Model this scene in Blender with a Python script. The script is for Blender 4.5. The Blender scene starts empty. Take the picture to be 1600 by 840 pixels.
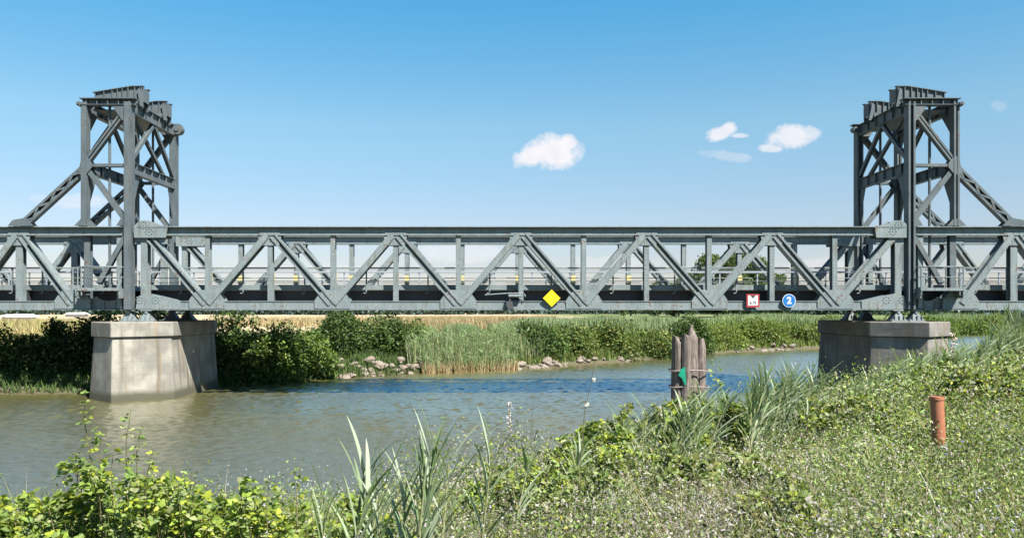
import bpy, math, random
import numpy as np
from mathutils import Vector, Matrix, noise as mnoise

SC = bpy.context.scene
COL = SC.collection
R = math.radians
random.seed(7)
RNG = np.random.default_rng(11)

# ------------------------------------------------------------------ camera, light, exposure
cam = bpy.data.cameras.new('camera'); camo = bpy.data.objects.new('camera', cam); COL.objects.link(camo)
camo.location = (0, 0, 0); camo.rotation_euler = (R(90), 0, 0)
cam.sensor_width = 36; cam.lens = 1250 / 1600 * 36
cam.shift_x = 30 / 1600; cam.shift_y = 64 / 1600
cam.clip_start = 0.05; cam.clip_end = 20000
SC.camera = camo
SUN = Vector((0.82, -1.0, 1.62)).normalized()
el = math.asin(SUN.z); az = math.atan2(SUN.x, SUN.y)
sl = bpy.data.lights.new('sun', 'SUN'); slo = bpy.data.objects.new('sun', sl); COL.objects.link(slo)
slo.rotation_euler = SUN.to_track_quat('Z', 'Y').to_euler()
sl.energy = 4.7; sl.angle = R(0.5); sl.color = (1.0, 0.955, 0.88)
W = bpy.data.worlds.new('World'); SC.world = W; W.use_nodes = True
nt = W.node_tree; nt.nodes.clear()
def N(nt, t, **k):
    n = nt.nodes.new(t)
    for a, b in k.items(): setattr(n, a, b)
    return n
def L(nt, a, b): nt.links.new(a, b)
sky = N(nt, 'ShaderNodeTexSky', sky_type='NISHITA')
sky.sun_disc = False; sky.sun_elevation = el; sky.sun_rotation = az
sky.altitude = 0; sky.air_density = 1.0; sky.dust_density = 0.35; sky.ozone_density = 1.6
bg = N(nt, 'ShaderNodeBackground'); bg.inputs['Strength'].default_value = 0.056
wo = N(nt, 'ShaderNodeOutputWorld')
# the summer sky of this place is a saturated cyan blue; grade the air colour over all directions
hs = N(nt, 'ShaderNodeHueSaturation'); hs.inputs['Hue'].default_value = 0.5
hs.inputs['Saturation'].default_value = 1.0; hs.inputs['Value'].default_value = 1.0
L(nt, sky.outputs[0], hs.inputs['Color'])
tc = N(nt, 'ShaderNodeTexCoord')
sep = N(nt, 'ShaderNodeSeparateXYZ'); L(nt, tc.outputs['Generated'], sep.inputs[0])
grade = N(nt, 'ShaderNodeValToRGB'); cr = grade.color_ramp
while len(cr.elements) < 7: cr.elements.new(.5)
for e_, (p_, c_) in zip(cr.elements, [(0.0, (.66, .60, .70)), (.06, (.78, .72, .78)), (.114, (.84, .83, .86)), (.222, (.86, 1.08, 1.02)), (.358, (.45, 1.15, 1.26)), (.60, (.34, .80, 1.02)), (.95, (.18, .42, .62))]):
    e_.position = p_; e_.color = c_ + (1,)
L(nt, sep.outputs['Z'], grade.inputs[0])
tint = N(nt, 'ShaderNodeMix', data_type='RGBA', blend_type='MULTIPLY'); tint.inputs[0].default_value = 1.0
L(nt, hs.outputs[0], tint.inputs[6]); L(nt, grade.outputs[0], tint.inputs[7])
# cumulus: directions in the sky broken up by noise
def M(op, a, b=None, c=None, clamp=False):
    n = N(nt, 'ShaderNodeMath', operation=op); n.use_clamp = clamp
    for i, v in enumerate((a, b, c)):
        if v is None: continue
        if isinstance(v, (int, float)): n.inputs[i].default_value = v
        else: L(nt, v, n.inputs[i])
    return n.outputs[0]
ys = M('MAXIMUM', sep.outputs['Y'], 0.05)
U = M('DIVIDE', sep.outputs['X'], ys); V = M('DIVIDE', sep.outputs['Z'], ys)
comb = N(nt, 'ShaderNodeCombineXYZ'); L(nt, U, comb.inputs[0]); L(nt, V, comb.inputs[1])
def noise(scale, det, rough, off=0):
    mp = N(nt, 'ShaderNodeMapping'); mp.inputs['Location'].default_value = (off, off * 1.7, 0)
    L(nt, comb.outputs[0], mp.inputs[0])
    n = N(nt, 'ShaderNodeTexNoise'); n.inputs['Scale'].default_value = scale; n.inputs['Detail'].default_value = det
    n.inputs['Roughness'].default_value = rough; L(nt, mp.outputs[0], n.inputs['Vector']); return n.outputs['Fac']
nz = noise(42, 9, 0.7); nz2 = noise(9, 5, 0.55, 3.1)
nb = noise(60, 5, 0.5, 5.0)
front = M('GREATER_THAN', sep.outputs['Y'], 0.05)
acc = None
def cloud(x, y, w, h, dens, rot=0.0, amp=0.9, flat=1.0, soft=2.4):
    """one cloud: ellipse round a direction, edge eaten by noise"""
    global acc
    u0 = (x - 770) / 1250; v0 = (484 - y) / 1250
    du = M('SUBTRACT', U, u0); dv = M('SUBTRACT', V, v0)
    c, s = math.cos(rot), math.sin(rot)
    a = M('ADD', M('MULTIPLY', du, c), M('MULTIPLY', dv, s)); b = M('SUBTRACT', M('MULTIPLY', dv, c), M('MULTIPLY', du, s))
    a = M('DIVIDE', a, w / 2500); b = M('DIVIDE', b, h / 2500)
    if flat != 1.0:
        neg = M('LESS_THAN', b, 0.0); b = M('MULTIPLY', b, M('ADD', M('MULTIPLY', neg, flat - 1), 1.0))
    r = M('SQRT', M('ADD', M('MULTIPLY', a, a), M('MULTIPLY', b, b)))
    f = M('SUBTRACT', 1.0, r)
    f = M('ADD', f, M('MULTIPLY', M('SUBTRACT', nz, 0.5), amp * 3.0))
    f = M('ADD', f, M('MULTIPLY', M('SUBTRACT', nz2, 0.5), amp * 0.8))
    f = M('MULTIPLY', f, soft, clamp=True); f = M('POWER', f, .8)
    f = M('MULTIPLY', f, dens)
    acc = f if acc is None else M('MAXIMUM', acc, f)
cloud(868, 236, 92, 56, 0.97, amp=0.50)
cloud(832, 243, 74, 36, 0.95, rot=R(22), amp=0.45)
cloud(886, 226, 40, 36, 0.95, amp=0.4)
cloud(1126, 208, 50, 24, 0.85, rot=R(18), amp=0.55)
cloud(1138, 200, 28, 22, 0.85, amp=0.5)
cloud(1155, 212, 36, 8, 0.6, amp=0.5)
cloud(1140, 244, 84, 17, 0.28, rot=R(-6), amp=0.7)
cloud(1238, 214, 80, 46, 0.84, rot=R(12), amp=0.55)
cloud(1262, 208, 50, 30, 0.6, amp=0.6)
cloud(1205, 232, 50, 16, 0.7, amp=0.5)
cloud(1560, 166, 34, 18, 0.16, amp=0.8)
cloud(125, 315, 90, 26, 0.4, amp=0.6)
cloud(60, 310, 40, 14, 0.2, amp=0.6)
cloud(720, 395, 190, 34, 0.45, amp=0.6)
cloud(960, 410, 160, 26, 0.3, amp=0.6)
cloud(500, 425, 300, 26, 0.3, amp=0.6)
cloud(1290, 415, 160, 26, 0.35, amp=0.6)
acc = M('MULTIPLY', acc, front)
ccol = N(nt, 'ShaderNodeMix', data_type='RGBA'); L(nt, nb, ccol.inputs[0])
ccol.inputs[6].default_value = (5.4, 5.4, 5.9, 1); ccol.inputs[7].default_value = (7.0, 6.8, 6.8, 1)
cm = N(nt, 'ShaderNodeMix', data_type='RGBA'); L(nt, acc, cm.inputs[0]); L(nt, tint.outputs[2], cm.inputs[6]); L(nt, ccol.outputs[2], cm.inputs[7])
L(nt, cm.outputs[2], bg.inputs[0]); L(nt, bg.outputs[0], wo.inputs[0])
vs = SC.view_settings; vs.view_transform = 'Standard'; vs.look = 'None'; vs.gamma = 1; vs.exposure = 1.45; vs.use_curve_mapping = False
try:
    SC.cycles.max_bounces = 6; SC.cycles.diffuse_bounces = 1; SC.cycles.glossy_bounces = 3; SC.cycles.transmission_bounces = 3
    SC.cycles.transparent_max_bounces = 4
    SC.cycles.caustics_reflective = False; SC.cycles.caustics_refractive = False
except Exception: pass

# ------------------------------------------------------------------ helpers
WATER = -4.55
def tagp(o, label=None, cat=None, group=None, kind=None):
    if label: o['label'] = label
    if cat: o['category'] = cat
    if group: o['group'] = group
    if kind: o['kind'] = kind
    return o
def empty(name, loc, label, cat, group=None):
    o = bpy.data.objects.new(name, None); COL.objects.link(o); o.location = loc; o.empty_display_size = 0.3
    return tagp(o, label, cat, group)
def link(name, me, mat, parent=None, label=None):
    o = bpy.data.objects.new(name, me); COL.objects.link(o)
    if mat is not None and len(me.materials) == 0: me.materials.append(mat)
    if parent is not None:
        o.parent = parent
        o.location = tuple(-Vector(WORLD(parent)))
    if label: o['label'] = label
    return o
def WORLD(o):
    v = Vector(o.location)
    while o.parent is not None:
        o = o.parent; v = v + Vector(o.location)
    return v
def chunk(v): return v if isinstance(v, Vector) else Vector(v)

class MB:
    """collects solids given in world coordinates; build() links them as one mesh object"""
    def __init__(s): s.v = []; s.f = []; s.sm = []
    def add(s, vs, fs, smooth=False):
        b = len(s.v); s.v += [tuple(v) for v in vs]; s.f += [tuple(i + b for i in f) for f in fs]; s.sm += [smooth] * len(fs); return s
    def obox(s, c, a, b, d):
        c, a, b, d = map(chunk, (c, a, b, d))
        vs = [c + a * i + b * j + d * k for i in (-1, 1) for j in (-1, 1) for k in (-1, 1)]
        fs = [(0, 1, 3, 2), (4, 6, 7, 5), (0, 4, 5, 1), (2, 3, 7, 6), (0, 2, 6, 4), (1, 5, 7, 3)]
        if a.cross(b).dot(d) < 0: fs = [f[::-1] for f in fs]
        return s.add(vs, fs)
    def box(s, x0, x1, y0, y1, z0, z1):
        return s.obox(((x0 + x1) / 2, (y0 + y1) / 2, (z0 + z1) / 2), ((x1 - x0) / 2, 0, 0), (0, (y1 - y0) / 2, 0), (0, 0, (z1 - z0) / 2))
    def prism(s, poly, n, t):
        """poly: world points of one face; extruded by vector n*t"""
        p = [chunk(q) for q in poly]; n = chunk(n) * t; k = len(p)
        vs = p + [q + n for q in p]
        fs = [tuple(range(k))[::-1], tuple(range(k, 2 * k))] + [(i, (i + 1) % k, k + (i + 1) % k, k + i) for i in range(k)]
        nn = Vector((0, 0, 0))
        for i in range(k): nn += p[i].cross(p[(i + 1) % k])
        if nn.dot(n) < 0: fs = [f[::-1] for f in fs]
        return s.add(vs, fs)
    def tube(s, pts, rad, seg=8, caps=True, smooth=True):
        pts = [chunk(p) for p in pts]; n = len(pts)
        if isinstance(rad, (int, float)): rad = [rad] * n
        vs = []; up = Vector((0.13, 0.21, 1)).normalized()
        for i, p in enumerate(pts):
            t = (pts[min(i + 1, n - 1)] - pts[max(i - 1, 0)]).normalized()
            a = t.cross(up)
            if a.length < 1e-3: a = t.cross(Vector((1, 0, 0)))
            a.normalize(); b = a.cross(t)
            for k in range(seg):
                th = 2 * math.pi * k / seg; vs.append(p + (a * math.cos(th) + b * math.sin(th)) * rad[i])
        fs = [(i * seg + k, i * seg + (k + 1) % seg, (i + 1) * seg + (k + 1) % seg, (i + 1) * seg + k) for i in range(n - 1) for k in range(seg)]
        s.add(vs, fs, smooth)
        if caps: s.add(vs[:seg], [tuple(range(seg))[::-1]]); s.add(vs[-seg:], [tuple(range(seg))])
        return s
    def rivets(s, pts, ax, r=0.026, h=0.016):
        ax = chunk(ax).normalized(); a = ax.orthogonal().normalized(); b = ax.cross(a)
        for p in pts:
            p = chunk(p)
            vs = [p + (a * math.cos(t) + b * math.sin(t)) * r for t in [k * math.pi / 3 for k in range(6)]] + \
                 [p + (a * math.cos(t) + b * math.sin(t)) * r * .6 + ax * h for t in [k * math.pi / 3 for k in range(6)]]
            s.add(vs, [(k, (k + 1) % 6, 6 + (k + 1) % 6, 6 + k) for k in range(6)] + [tuple(range(6, 12))])
        return s
    def beam(s, p0, p1, w, d, kind='box', n=(0, 1, 0), t=0.03, riv=False, face=-1):
        """p0-p1 axis, n = depth direction, w = width across n, d = depth along n"""
        p0, p1, n = chunk(p0), chunk(p1), chunk(n).normalized()
        u = (p1 - p0); ln = u.length; u.normalize(); v = n.cross(u).normalized(); c = (p0 + p1) / 2; U_ = u * ln / 2
        if kind == 'box': s.obox(c, U_, v * w / 2, n * d / 2)
        elif kind == 'H':      # flanges edge-on, web recessed: a groove seen along n
            for k in (-1, 1):
                s.obox(c + v * k * (w / 2 - t), U_, v * t, n * d / 2)
                s.obox(c + v * k * (w / 2 - 0.065 - t) , U_ * .999, v * 0.055, n * (d / 2 - 0.004) * 0.2 + n * 0 )
            s.obox(c, U_ * .998, v * (w / 2 - t * 2), n * 0.015)
            for k in (-1, 1):
                for f in (-1, 1):
                    s.obox(c + v * k * (w / 2 - 0.052) + n * f * (d / 2 - .014), U_ * .9985, v * 0.05, n * 0.012)
        elif kind == 'I':
            for k in (-1, 1): s.obox(c + n * k * (d / 2 - t / 2), U_, v * w / 2, n * t / 2)
            s.obox(c, U_ * .998, v * 0.02, n * (d / 2 - t))
        elif kind == 'lace':
            for k in (-1, 1):
                s.obox(c + v * k * (w / 2 - .02), U_, v * 0.02, n * d / 2)
                for f in (-1, 1): s.obox(c + v * k * (w / 2 - 0.08) + n * f * (d / 2 - .012), U_ * .999, v * 0.042, n * 0.011)
            m = max(2, int(ln / 0.55)); st = ln / m
            for i in range(m):
                a = p0 + u * st * i; sg = 1 if i % 2 else -1
                for f in (-1, 1):
                    q0 = a + v * sg * (w / 2 - .08) + n * f * (d / 2 + .006); q1 = a + u * st - v * sg * (w / 2 - .08) + n * f * (d / 2 + .006)
                    dd = (q1 - q0); s.obox((q0 + q1) / 2, dd / 2, n.cross(dd).normalized() * 0.045, n * 0.008)
        if riv:
            m = int(ln / 0.16); ds = [w / 2 - 0.05] if kind != 'I' else [w / 2 - 0.045]
            pts = [p0 + u * (0.08 + 0.16 * i) + v * k * q + n * face * (d / 2) for i in range(m) for q in ds for k in (-1, 1)]
            s.rivets(pts, n * face, r=0.022)
        return s
    def build(s, name, mat, parent=None, label=None, bevel=0):
        me = bpy.data.meshes.new(name); me.from_pydata(s.v, [], s.f); me.update()
        me.polygons.foreach_set('use_smooth', s.sm)
        o = link(name, me, mat, parent, label)
        if bevel:
            m = o.modifiers.new('b', 'BEVEL'); m.width = bevel; m.segments = 1; m.limit_method = 'ANGLE'; m.harden_normals = False
        return o

# ------------------------------------------------------------------ materials
def mat(name):
    m = bpy.data.materials.new(name); m.use_nodes = True; t = m.node_tree
    return m, t, t.nodes['Principled BSDF']
def ramp(t, fac, stops, interp='LINEAR'):
    r = N(t, 'ShaderNodeValToRGB'); cr = r.color_ramp; cr.interpolation = interp
    while len(cr.elements) < len(stops): cr.elements.new(0.5)
    for e, (p, c) in zip(cr.elements, stops): e.position = p; e.color = tuple(c) + (1,) if len(c) == 3 else c
    L(t, fac, r.inputs[0]); return r.outputs[0]
def tnoise(t, vec, scale, det=5, rough=0.55, dist=0.0):
    n = N(t, 'ShaderNodeTexNoise'); n.inputs['Scale'].default_value = scale; n.inputs['Detail'].default_value = det; n.inputs['Roughness'].default_value = rough
    n.inputs['Distortion'].default_value = dist
    if vec is not None: L(t, vec, n.inputs['Vector'])
    return n.outputs['Fac']
def tmap(t, sc, src='pos', rot=0):
    mp = N(t, 'ShaderNodeMapping'); mp.inputs['Scale'].default_value = sc; mp.inputs['Rotation'].default_value = (0, 0, rot)
    if src == 'pos': g = N(t, 'ShaderNodeNewGeometry'); L(t, g.outputs['Position'], mp.inputs[0])
    else: g = N(t, 'ShaderNodeTexCoord'); L(t, g.outputs['Object'], mp.inputs[0])
    return mp.outputs[0]
def tmix(t, fac, a, b, mode='MIX'):
    m = N(t, 'ShaderNodeMix', data_type='RGBA', blend_type=mode)
    for i, v in ((0, fac), (6, a), (7, b)):
        if isinstance(v, (int, float)): m.inputs[i].default_value = v
        elif isinstance(v, tuple): m.inputs[i].default_value = v + (1,) if len(v) == 3 else v
        else: L(t, v, m.inputs[i])
    return m.outputs[2]
def tbump(t, b, h, strength, dist=0.02):
    n = N(t, 'ShaderNodeBump'); n.inputs['Strength'].default_value = strength; n.inputs['Distance'].default_value = dist
    L(t, h, n.inputs['Height']); L(t, n.outputs[0], b.inputs['Normal'])

def steel_mat(name, base, dark, rust=0.60):
    m, t, b = mat(name); p = tmap(t, (1, 1, 1))
    n1 = tnoise(t, p, 1.3, 6, .6); n2 = tnoise(t, tmap(t, (5, 5, 1.1)), 1.0, 6, .65); n3 = tnoise(t, p, 9, 6, .7)
    c = tmix(t, ramp(t, n1, [(.3, (0, 0, 0)), (.7, (1, 1, 1))]), dark, base)
    c = tmix(t, ramp(t, n2, [(.52, (0, 0, 0)), (.66, (.75,) * 3)]), c, tuple(x * q for x, q in zip(base, (.60, .52, .45))))       # rain streaks
    rs = tmix(t, 1.0, ramp(t, n3, [(.55, (0, 0, 0)), (.61, (1, 1, 1))]), ramp(t, n1, [(.50, (0, 0, 0)), (rust, (1, 1, 1))]), 'MULTIPLY')
    c = tmix(t, rs, c, (0.13, 0.055, 0.028))
    L(t, c, b.inputs['Base Color']); b.inputs['Roughness'].default_value = .6; b.inputs['Specular IOR Level'].default_value = .22
    tbump(t, b, n3, .25, .01); return m
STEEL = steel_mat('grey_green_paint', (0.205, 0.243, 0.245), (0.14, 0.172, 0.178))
STEEL2 = steel_mat('grey_green_paint_tower_shade', (0.115, 0.14, 0.148), (0.075, 0.095, 0.108), .58)  # truss paint darkened for the towers, deeper shade put into its base colour

def conc_mat(name, lo, hi):
    m, t, b = mat(name); p = tmap(t, (1, 1, 1))
    n1 = tnoise(t, p, .8, 6, .6); st = tnoise(t, tmap(t, (1.7, 1.7, .20), rot=.6), 1.0, 6, .52, dist=.5); st2 = tnoise(t, tmap(t, (3.4, 3.4, .30), rot=1.1), 1.0, 5, .55, dist=.6); fine = tnoise(t, p, 22, 5, .7)
    c = tmix(t, ramp(t, n1, [(.38, (0, 0, 0)), (.62, (1, 1, 1))]), lo, hi)
    c = tmix(t, ramp(t, st, [(.48, (0, 0, 0)), (.64, (.9,) * 3)]), c, (0.13, 0.115, 0.092))
    c = tmix(t, ramp(t, st2, [(.6, (0, 0, 0)), (.7, (.55,) * 3)]), c, (0.26, 0.18, 0.08))
    c = tmix(t, ramp(t, st2, [(.26, (.5,) * 3), (.36, (0, 0, 0))]), c, (0.40, 0.38, 0.34))
    c = tmix(t, ramp(t, fine, [(.50, (0, 0, 0)), (.70, (.5,) * 3)]), c, (0.13, 0.115, 0.10))
    g = N(t, 'ShaderNodeNewGeometry'); s = N(t, 'ShaderNodeSeparateXYZ'); L(t, g.outputs['Position'], s.inputs[0])
    wl = N(t, 'ShaderNodeMath', operation='ADD'); L(t, s.outputs['Z'], wl.inputs[0])
    sc_ = N(t, 'ShaderNodeMath', operation='MULTIPLY'); sc_.inputs[1].default_value = -.35; L(t, n1, sc_.inputs[0]); L(t, sc_.outputs[0], wl.inputs[1])
    mr = N(t, 'ShaderNodeMapRange'); mr.inputs[1].default_value = WATER + .10; mr.inputs[2].default_value = WATER + .42; mr.inputs[3].default_value = 1; mr.inputs[4].default_value = 0
    L(t, wl.outputs[0], mr.inputs[0]); c = tmix(t, mr.outputs[0], c, (0.075, 0.07, 0.045))          # tide stain
    # board marks of the formwork
    wv = N(t, 'ShaderNodeMath', operation='FRACT'); ml = N(t, 'ShaderNodeMath', operation='MULTIPLY'); ml.inputs[1].default_value = 3.1
    L(t, s.outputs['Z'], ml.inputs[0]); L(t, ml.outputs[0], wv.inputs[0])
    gr = ramp(t, wv.outputs[0], [(0, (0, 0, 0)), (.07, (1, 1, 1)), (.93, (1, 1, 1)), (1, (0, 0, 0))])
    c = tmix(t, .13, c, gr, 'MULTIPLY')
    L(t, c, b.inputs['Base Color']); b.inputs['Roughness'].default_value = .9
    h = tmix(t, .2, fine, gr); tbump(t, b, h, .4, .02); return m
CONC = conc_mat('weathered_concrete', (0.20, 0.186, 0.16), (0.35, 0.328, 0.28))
CONC_SHADED = conc_mat('stained_concrete_shaded', (0.15, 0.14, 0.13), (0.25, 0.235, 0.21))  # darker copy of the pier concrete, with shade put into its colour

def plain(name, col, rough=.6, nscale=6, var=.25, bump=.2):
    m, t, b = mat(name); n = tnoise(t, tmap(t, (1, 1, 1)), nscale, 5, .6)
    c = tmix(t, n, tuple(x * (1 - var) for x in col), tuple(min(1, x * (1 + var)) for x in col))
    L(t, c, b.inputs['Base Color']); b.inputs['Roughness'].default_value = rough; tbump(t, b, n, bump, .01); return m
YELLOW = plain('yellow_sign_paint', (0.66, 0.52, 0.005), .5, 4, .05, .05)
WHITE = plain('white_sign_paint', (0.55, 0.55, 0.56), .5, 5, .05, .05)
RED = plain('red_sign_paint', (0.30, 0.035, 0.035), .5, 5, .1, .05)
BLUE = plain('blue_sign_paint', (0.006, 0.13, 0.38), .45, 5, .08, .05)
BLACK = plain('black_sign_paint', (0.03, 0.03, 0.03), .5, 5, .1, .05)
YELLOW_O = plain('faded_yellow_paint', (0.44, 0.38, 0.17), .7, 7, .2)
GALV = plain('galvanised_steel', (0.22, 0.24, 0.28), .45, 3, .12, .1)
DECKM = plain('deck_concrete', (0.40, 0.40, 0.38), .9, 2, .2)
DARKSTEEL = plain('dark_steel_deck_shade', (0.045, 0.045, 0.05), .7, 2, .3)  # near-black stands for deck shade on the beams; own colour on the lamp bracket
ORANGE = plain('orange_plastic_pipe', (0.33, 0.125, 0.065), .6, 9, .25)
BAND = plain('rusty_steel_band', (0.22, 0.18, 0.16), .6, 10, .3)
GREENP = plain('green_marker_paint', (0.0, 0.24, 0.14), .6, 10, .2)
BUILD = plain('white_shed_wall', (0.55, 0.53, 0.51), .8, 2, .05)
def wood_mat():
    m, t, b = mat('weathered_grey_timber'); v = tmap(t, (1, 1, .16))
    n = tnoise(t, v, 14, 7, .7); n2 = tnoise(t, tmap(t, (1, 1, .3)), 3.5, 4, .6)
    c = ramp(t, n, [(.32, (0.05, 0.038, 0.032)), (.5, (0.17, 0.135, 0.115)), (.70, (0.33, 0.28, 0.25))])
    c = tmix(t, ramp(t, n2, [(.35, (.7,) * 3), (.6, (0, 0, 0))]), c, (0.09, 0.07, 0.06))
    L(t, c, b.inputs['Base Color']); b.inputs['Roughness'].default_value = .9; tbump(t, b, n, .9, .04); return m
WOOD = wood_mat()

def leaf_mat(name, trans=.35, rough=.5, gain=1.0):
    m, t, b = mat(name); a = N(t, 'ShaderNodeAttribute'); a.attribute_name = 'tint'
    c = a.outputs['Color']
    if gain != 1: c = tmix(t, 1.0, c, (gain, gain, gain), 'MULTIPLY')
    L(t, c, b.inputs['Base Color']); b.inputs['Roughness'].default_value = rough
    b.inputs['Specular IOR Level'].default_value = .28
    tr = N(t, 'ShaderNodeBsdfTranslucent'); c2 = tmix(t, 1.0, c, (1.25, 1.3, .6), 'MULTIPLY'); L(t, c2, tr.inputs[0])
    mx = N(t, 'ShaderNodeMixShader'); mx.inputs[0].default_value = trans
    L(t, b.outputs[0], mx.inputs[1]); L(t, tr.outputs[0], mx.inputs[2]); L(t, mx.outputs[0], t.nodes['Material Output'].inputs[0]); return m
LEAF = leaf_mat('leaf')
BLADE = leaf_mat('reed_blade', .25, .7)
PETAL = leaf_mat('petal', .3, .7)
STEM = plain('brown_green_stem', (0.10, 0.085, 0.035), .8, 30, .3)
REEDSTEM = plain('pale_reed_stem', (0.26, 0.27, 0.13), .6, 20, .2)
BARK = plain('bark', (0.11, 0.085, 0.06), .9, 9, .35, .6)

# ------------------------------------------------------------------ terrain
NEAR = np.array([(-3000, 400), (-300, 60), (-60, 22), (-30, 16.5), (-9.2, 14.3), (-4.6, 14.3), (-2.3, 15.5), (.5, 18.5), (6, 26), (14.4, 33.5), (22.8, 41), (27.5, 47), (46, 70), (63, 97), (82, 118), (110, 150), (400, 420), (3000, 2400)], float)
FAR = np.array([(-3000, 700), (-300, 95), (-60, 47), (-26.5, 43.2), (-21.9, 43.6), (-17.2, 47.5), (-9.9, 53.5), (-5.6, 57.5), (1.5, 61), (9.8, 68), (20, 79), (26, 86), (38.7, 93.5), (60, 115), (82, 142), (105, 165), (400, 460), (3000, 2700)], float)
def sdist(P, line):
    """signed distance to a polyline: positive on the right of its direction (camera side)"""
    best = np.full(len(P), 1e18); sg = np.ones(len(P))
    for a, b in zip(line[:-1], line[1:]):
        d = b - a; q = P - a; tt = np.clip((q @ d) / (d @ d), 0, 1); c = q - tt[:, None] * d; dd = (c ** 2).sum(1)
        cr = d[0] * q[:, 1] - d[1] * q[:, 0]; m = dd < best - 1e-9; best[m] = dd[m]; sg[m] = -np.sign(cr[m])
    return np.sqrt(best) * sg
def wob(x, y, s=1.0):
    return (np.sin(x * .9 * s + 1.3 * np.sin(y * .53 * s)) + np.sin(y * 1.13 * s + 1.7 * np.sin(x * .41 * s)) + .6 * np.sin((x + y) * 2.3 * s)) / 2.6
def H(x, y):
    x = np.atleast_1d(np.asarray(x, float)); y = np.atleast_1d(np.asarray(y, float)); P = np.stack([x, y], 1)
    dn = sdist(P, NEAR); df = -sdist(P, FAR)
    hn = np.where(dn < 0, dn * .5, np.interp(dn, [0, 1, 3, 9, 16, 40, 5000], [0, .6, 1.2, 2.3, 2.95, 3.0, 3.0]))
    hf = np.where(df < 0, df * .5, np.interp(df, [0, .7, 5, 7.5, 14, 5000], [0, .35, 1.5, 2.3, 3.15, 3.6]))
    h = np.maximum(np.maximum(hn, hf), -3) + WATER
    amp = np.clip(np.maximum(hn, hf), 0, 1) * .10
    return h + wob(x, y) * amp
def axis(a, b, st, far, n):
    g = np.arange(a, b, st); up = b + (np.geomspace(1, far, n) - 1) * 1.0 + st; dn = a - (np.geomspace(1, far, n) - 1) - st
    return np.concatenate([dn[::-1], g, up])
gx = axis(-45, 112, .9, 9000, 34); gy = axis(-12, 175, .9, 9000, 34)
X, Y = np.meshgrid(gx, gy, indexing='ij'); Z = H(X.ravel(), Y.ravel())
nx, ny = len(gx), len(gy)
vt = np.stack([X.ravel(), Y.ravel(), Z], 1)
i, j = np.meshgrid(np.arange(nx - 1), np.arange(ny - 1), indexing='ij'); a = (i * ny + j).ravel()
def np_mesh(name, v, f, tint=None, smooth=False):
    me = bpy.data.meshes.new(name); v = np.asarray(v, np.float32); f = np.asarray(f, np.int32); k = f.shape[1]
    me.vertices.add(len(v)); me.vertices.foreach_set('co', v.ravel())
    me.loops.add(f.size); me.loops.foreach_set('vertex_index', f.ravel())
    me.polygons.add(len(f)); me.polygons.foreach_set('loop_start', np.arange(0, f.size, k, dtype=np.int32)); me.polygons.foreach_set('loop_total', np.full(len(f), k, np.int32))
    if smooth: me.polygons.foreach_set('use_smooth', np.ones(len(f), bool))
    if tint is not None:
        at = me.color_attributes.new('tint', 'FLOAT_COLOR', 'POINT'); c = np.ones((len(v), 4), np.float32); c[:, :3] = tint; at.data.foreach_set('color', c.ravel())
    me.update(calc_edges=True); return me
def ground_mat():
    m, t, b = mat('bank_soil'); p = tmap(t, (1, 1, 1)); n1 = tnoise(t, p, .09, 5, .55); n2 = tnoise(t, p, 1.4, 6, .65); n3 = tnoise(t, p, 9, 6, .7)
    g = N(t, 'ShaderNodeNewGeometry'); s = N(t, 'ShaderNodeSeparateXYZ'); L(t, g.outputs['Position'], s.inputs[0])
    soil = tmix(t, n3, (0.06, 0.05, 0.03), (0.15, 0.125, 0.075)); soil = tmix(t, ramp(t, n2, [(.4, (0, 0, 0)), (.6, (.8,) * 3)]), soil, (0.065, 0.09, 0.03))
    dry = tmix(t, n2, (0.30, 0.235, 0.14), (0.42, 0.34, 0.21)); green = tmix(t, n2, (0.08, 0.11, 0.035), (0.16, 0.18, 0.065))
    mr = N(t, 'ShaderNodeMapRange'); mr.inputs[1].default_value = 46; mr.inputs[2].default_value = 52; L(t, s.outputs['Y'], mr.inputs[0])
    fx = N(t, 'ShaderNodeMapRange'); fx.inputs[1].default_value = 2; fx.inputs[2].default_value = 30; L(t, s.outputs['X'], fx.inputs[0])
    nn = tmix(t, .5, n1, fx.outputs[0]); field = tmix(t, ramp(t, nn, [(.38, (0, 0, 0)), (.55, (1, 1, 1))]), dry, green)
    zz = N(t, 'ShaderNodeMapRange'); zz.inputs[1].default_value = -2.4; zz.inputs[2].default_value = -1.8; L(t, s.outputs['Z'], zz.inputs[0])
    k = N(t, 'ShaderNodeMath', operation='MULTIPLY'); L(t, mr.outputs[0], k.inputs[0]); L(t, zz.outputs[0], k.inputs[1])
    c = tmix(t, k.outputs[0], soil, field)
    wet = N(t, 'ShaderNodeMapRange'); wet.inputs[1].default_value = WATER + .3; wet.inputs[2].default_value = WATER; L(t, s.outputs['Z'], wet.inputs[0])
    c = tmix(t, wet.outputs[0], c, (0.07, 0.055, 0.03))
    L(t, c, b.inputs['Base Color']); b.inputs['Roughness'].default_value = .95; tbump(t, b, n3, .6, .06); return m
gme = np_mesh('ground', vt, np.stack([a, a + ny, a + ny + 1, a + 1], 1), smooth=True)
tagp(link('ground', gme, ground_mat()), kind='structure')

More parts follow.
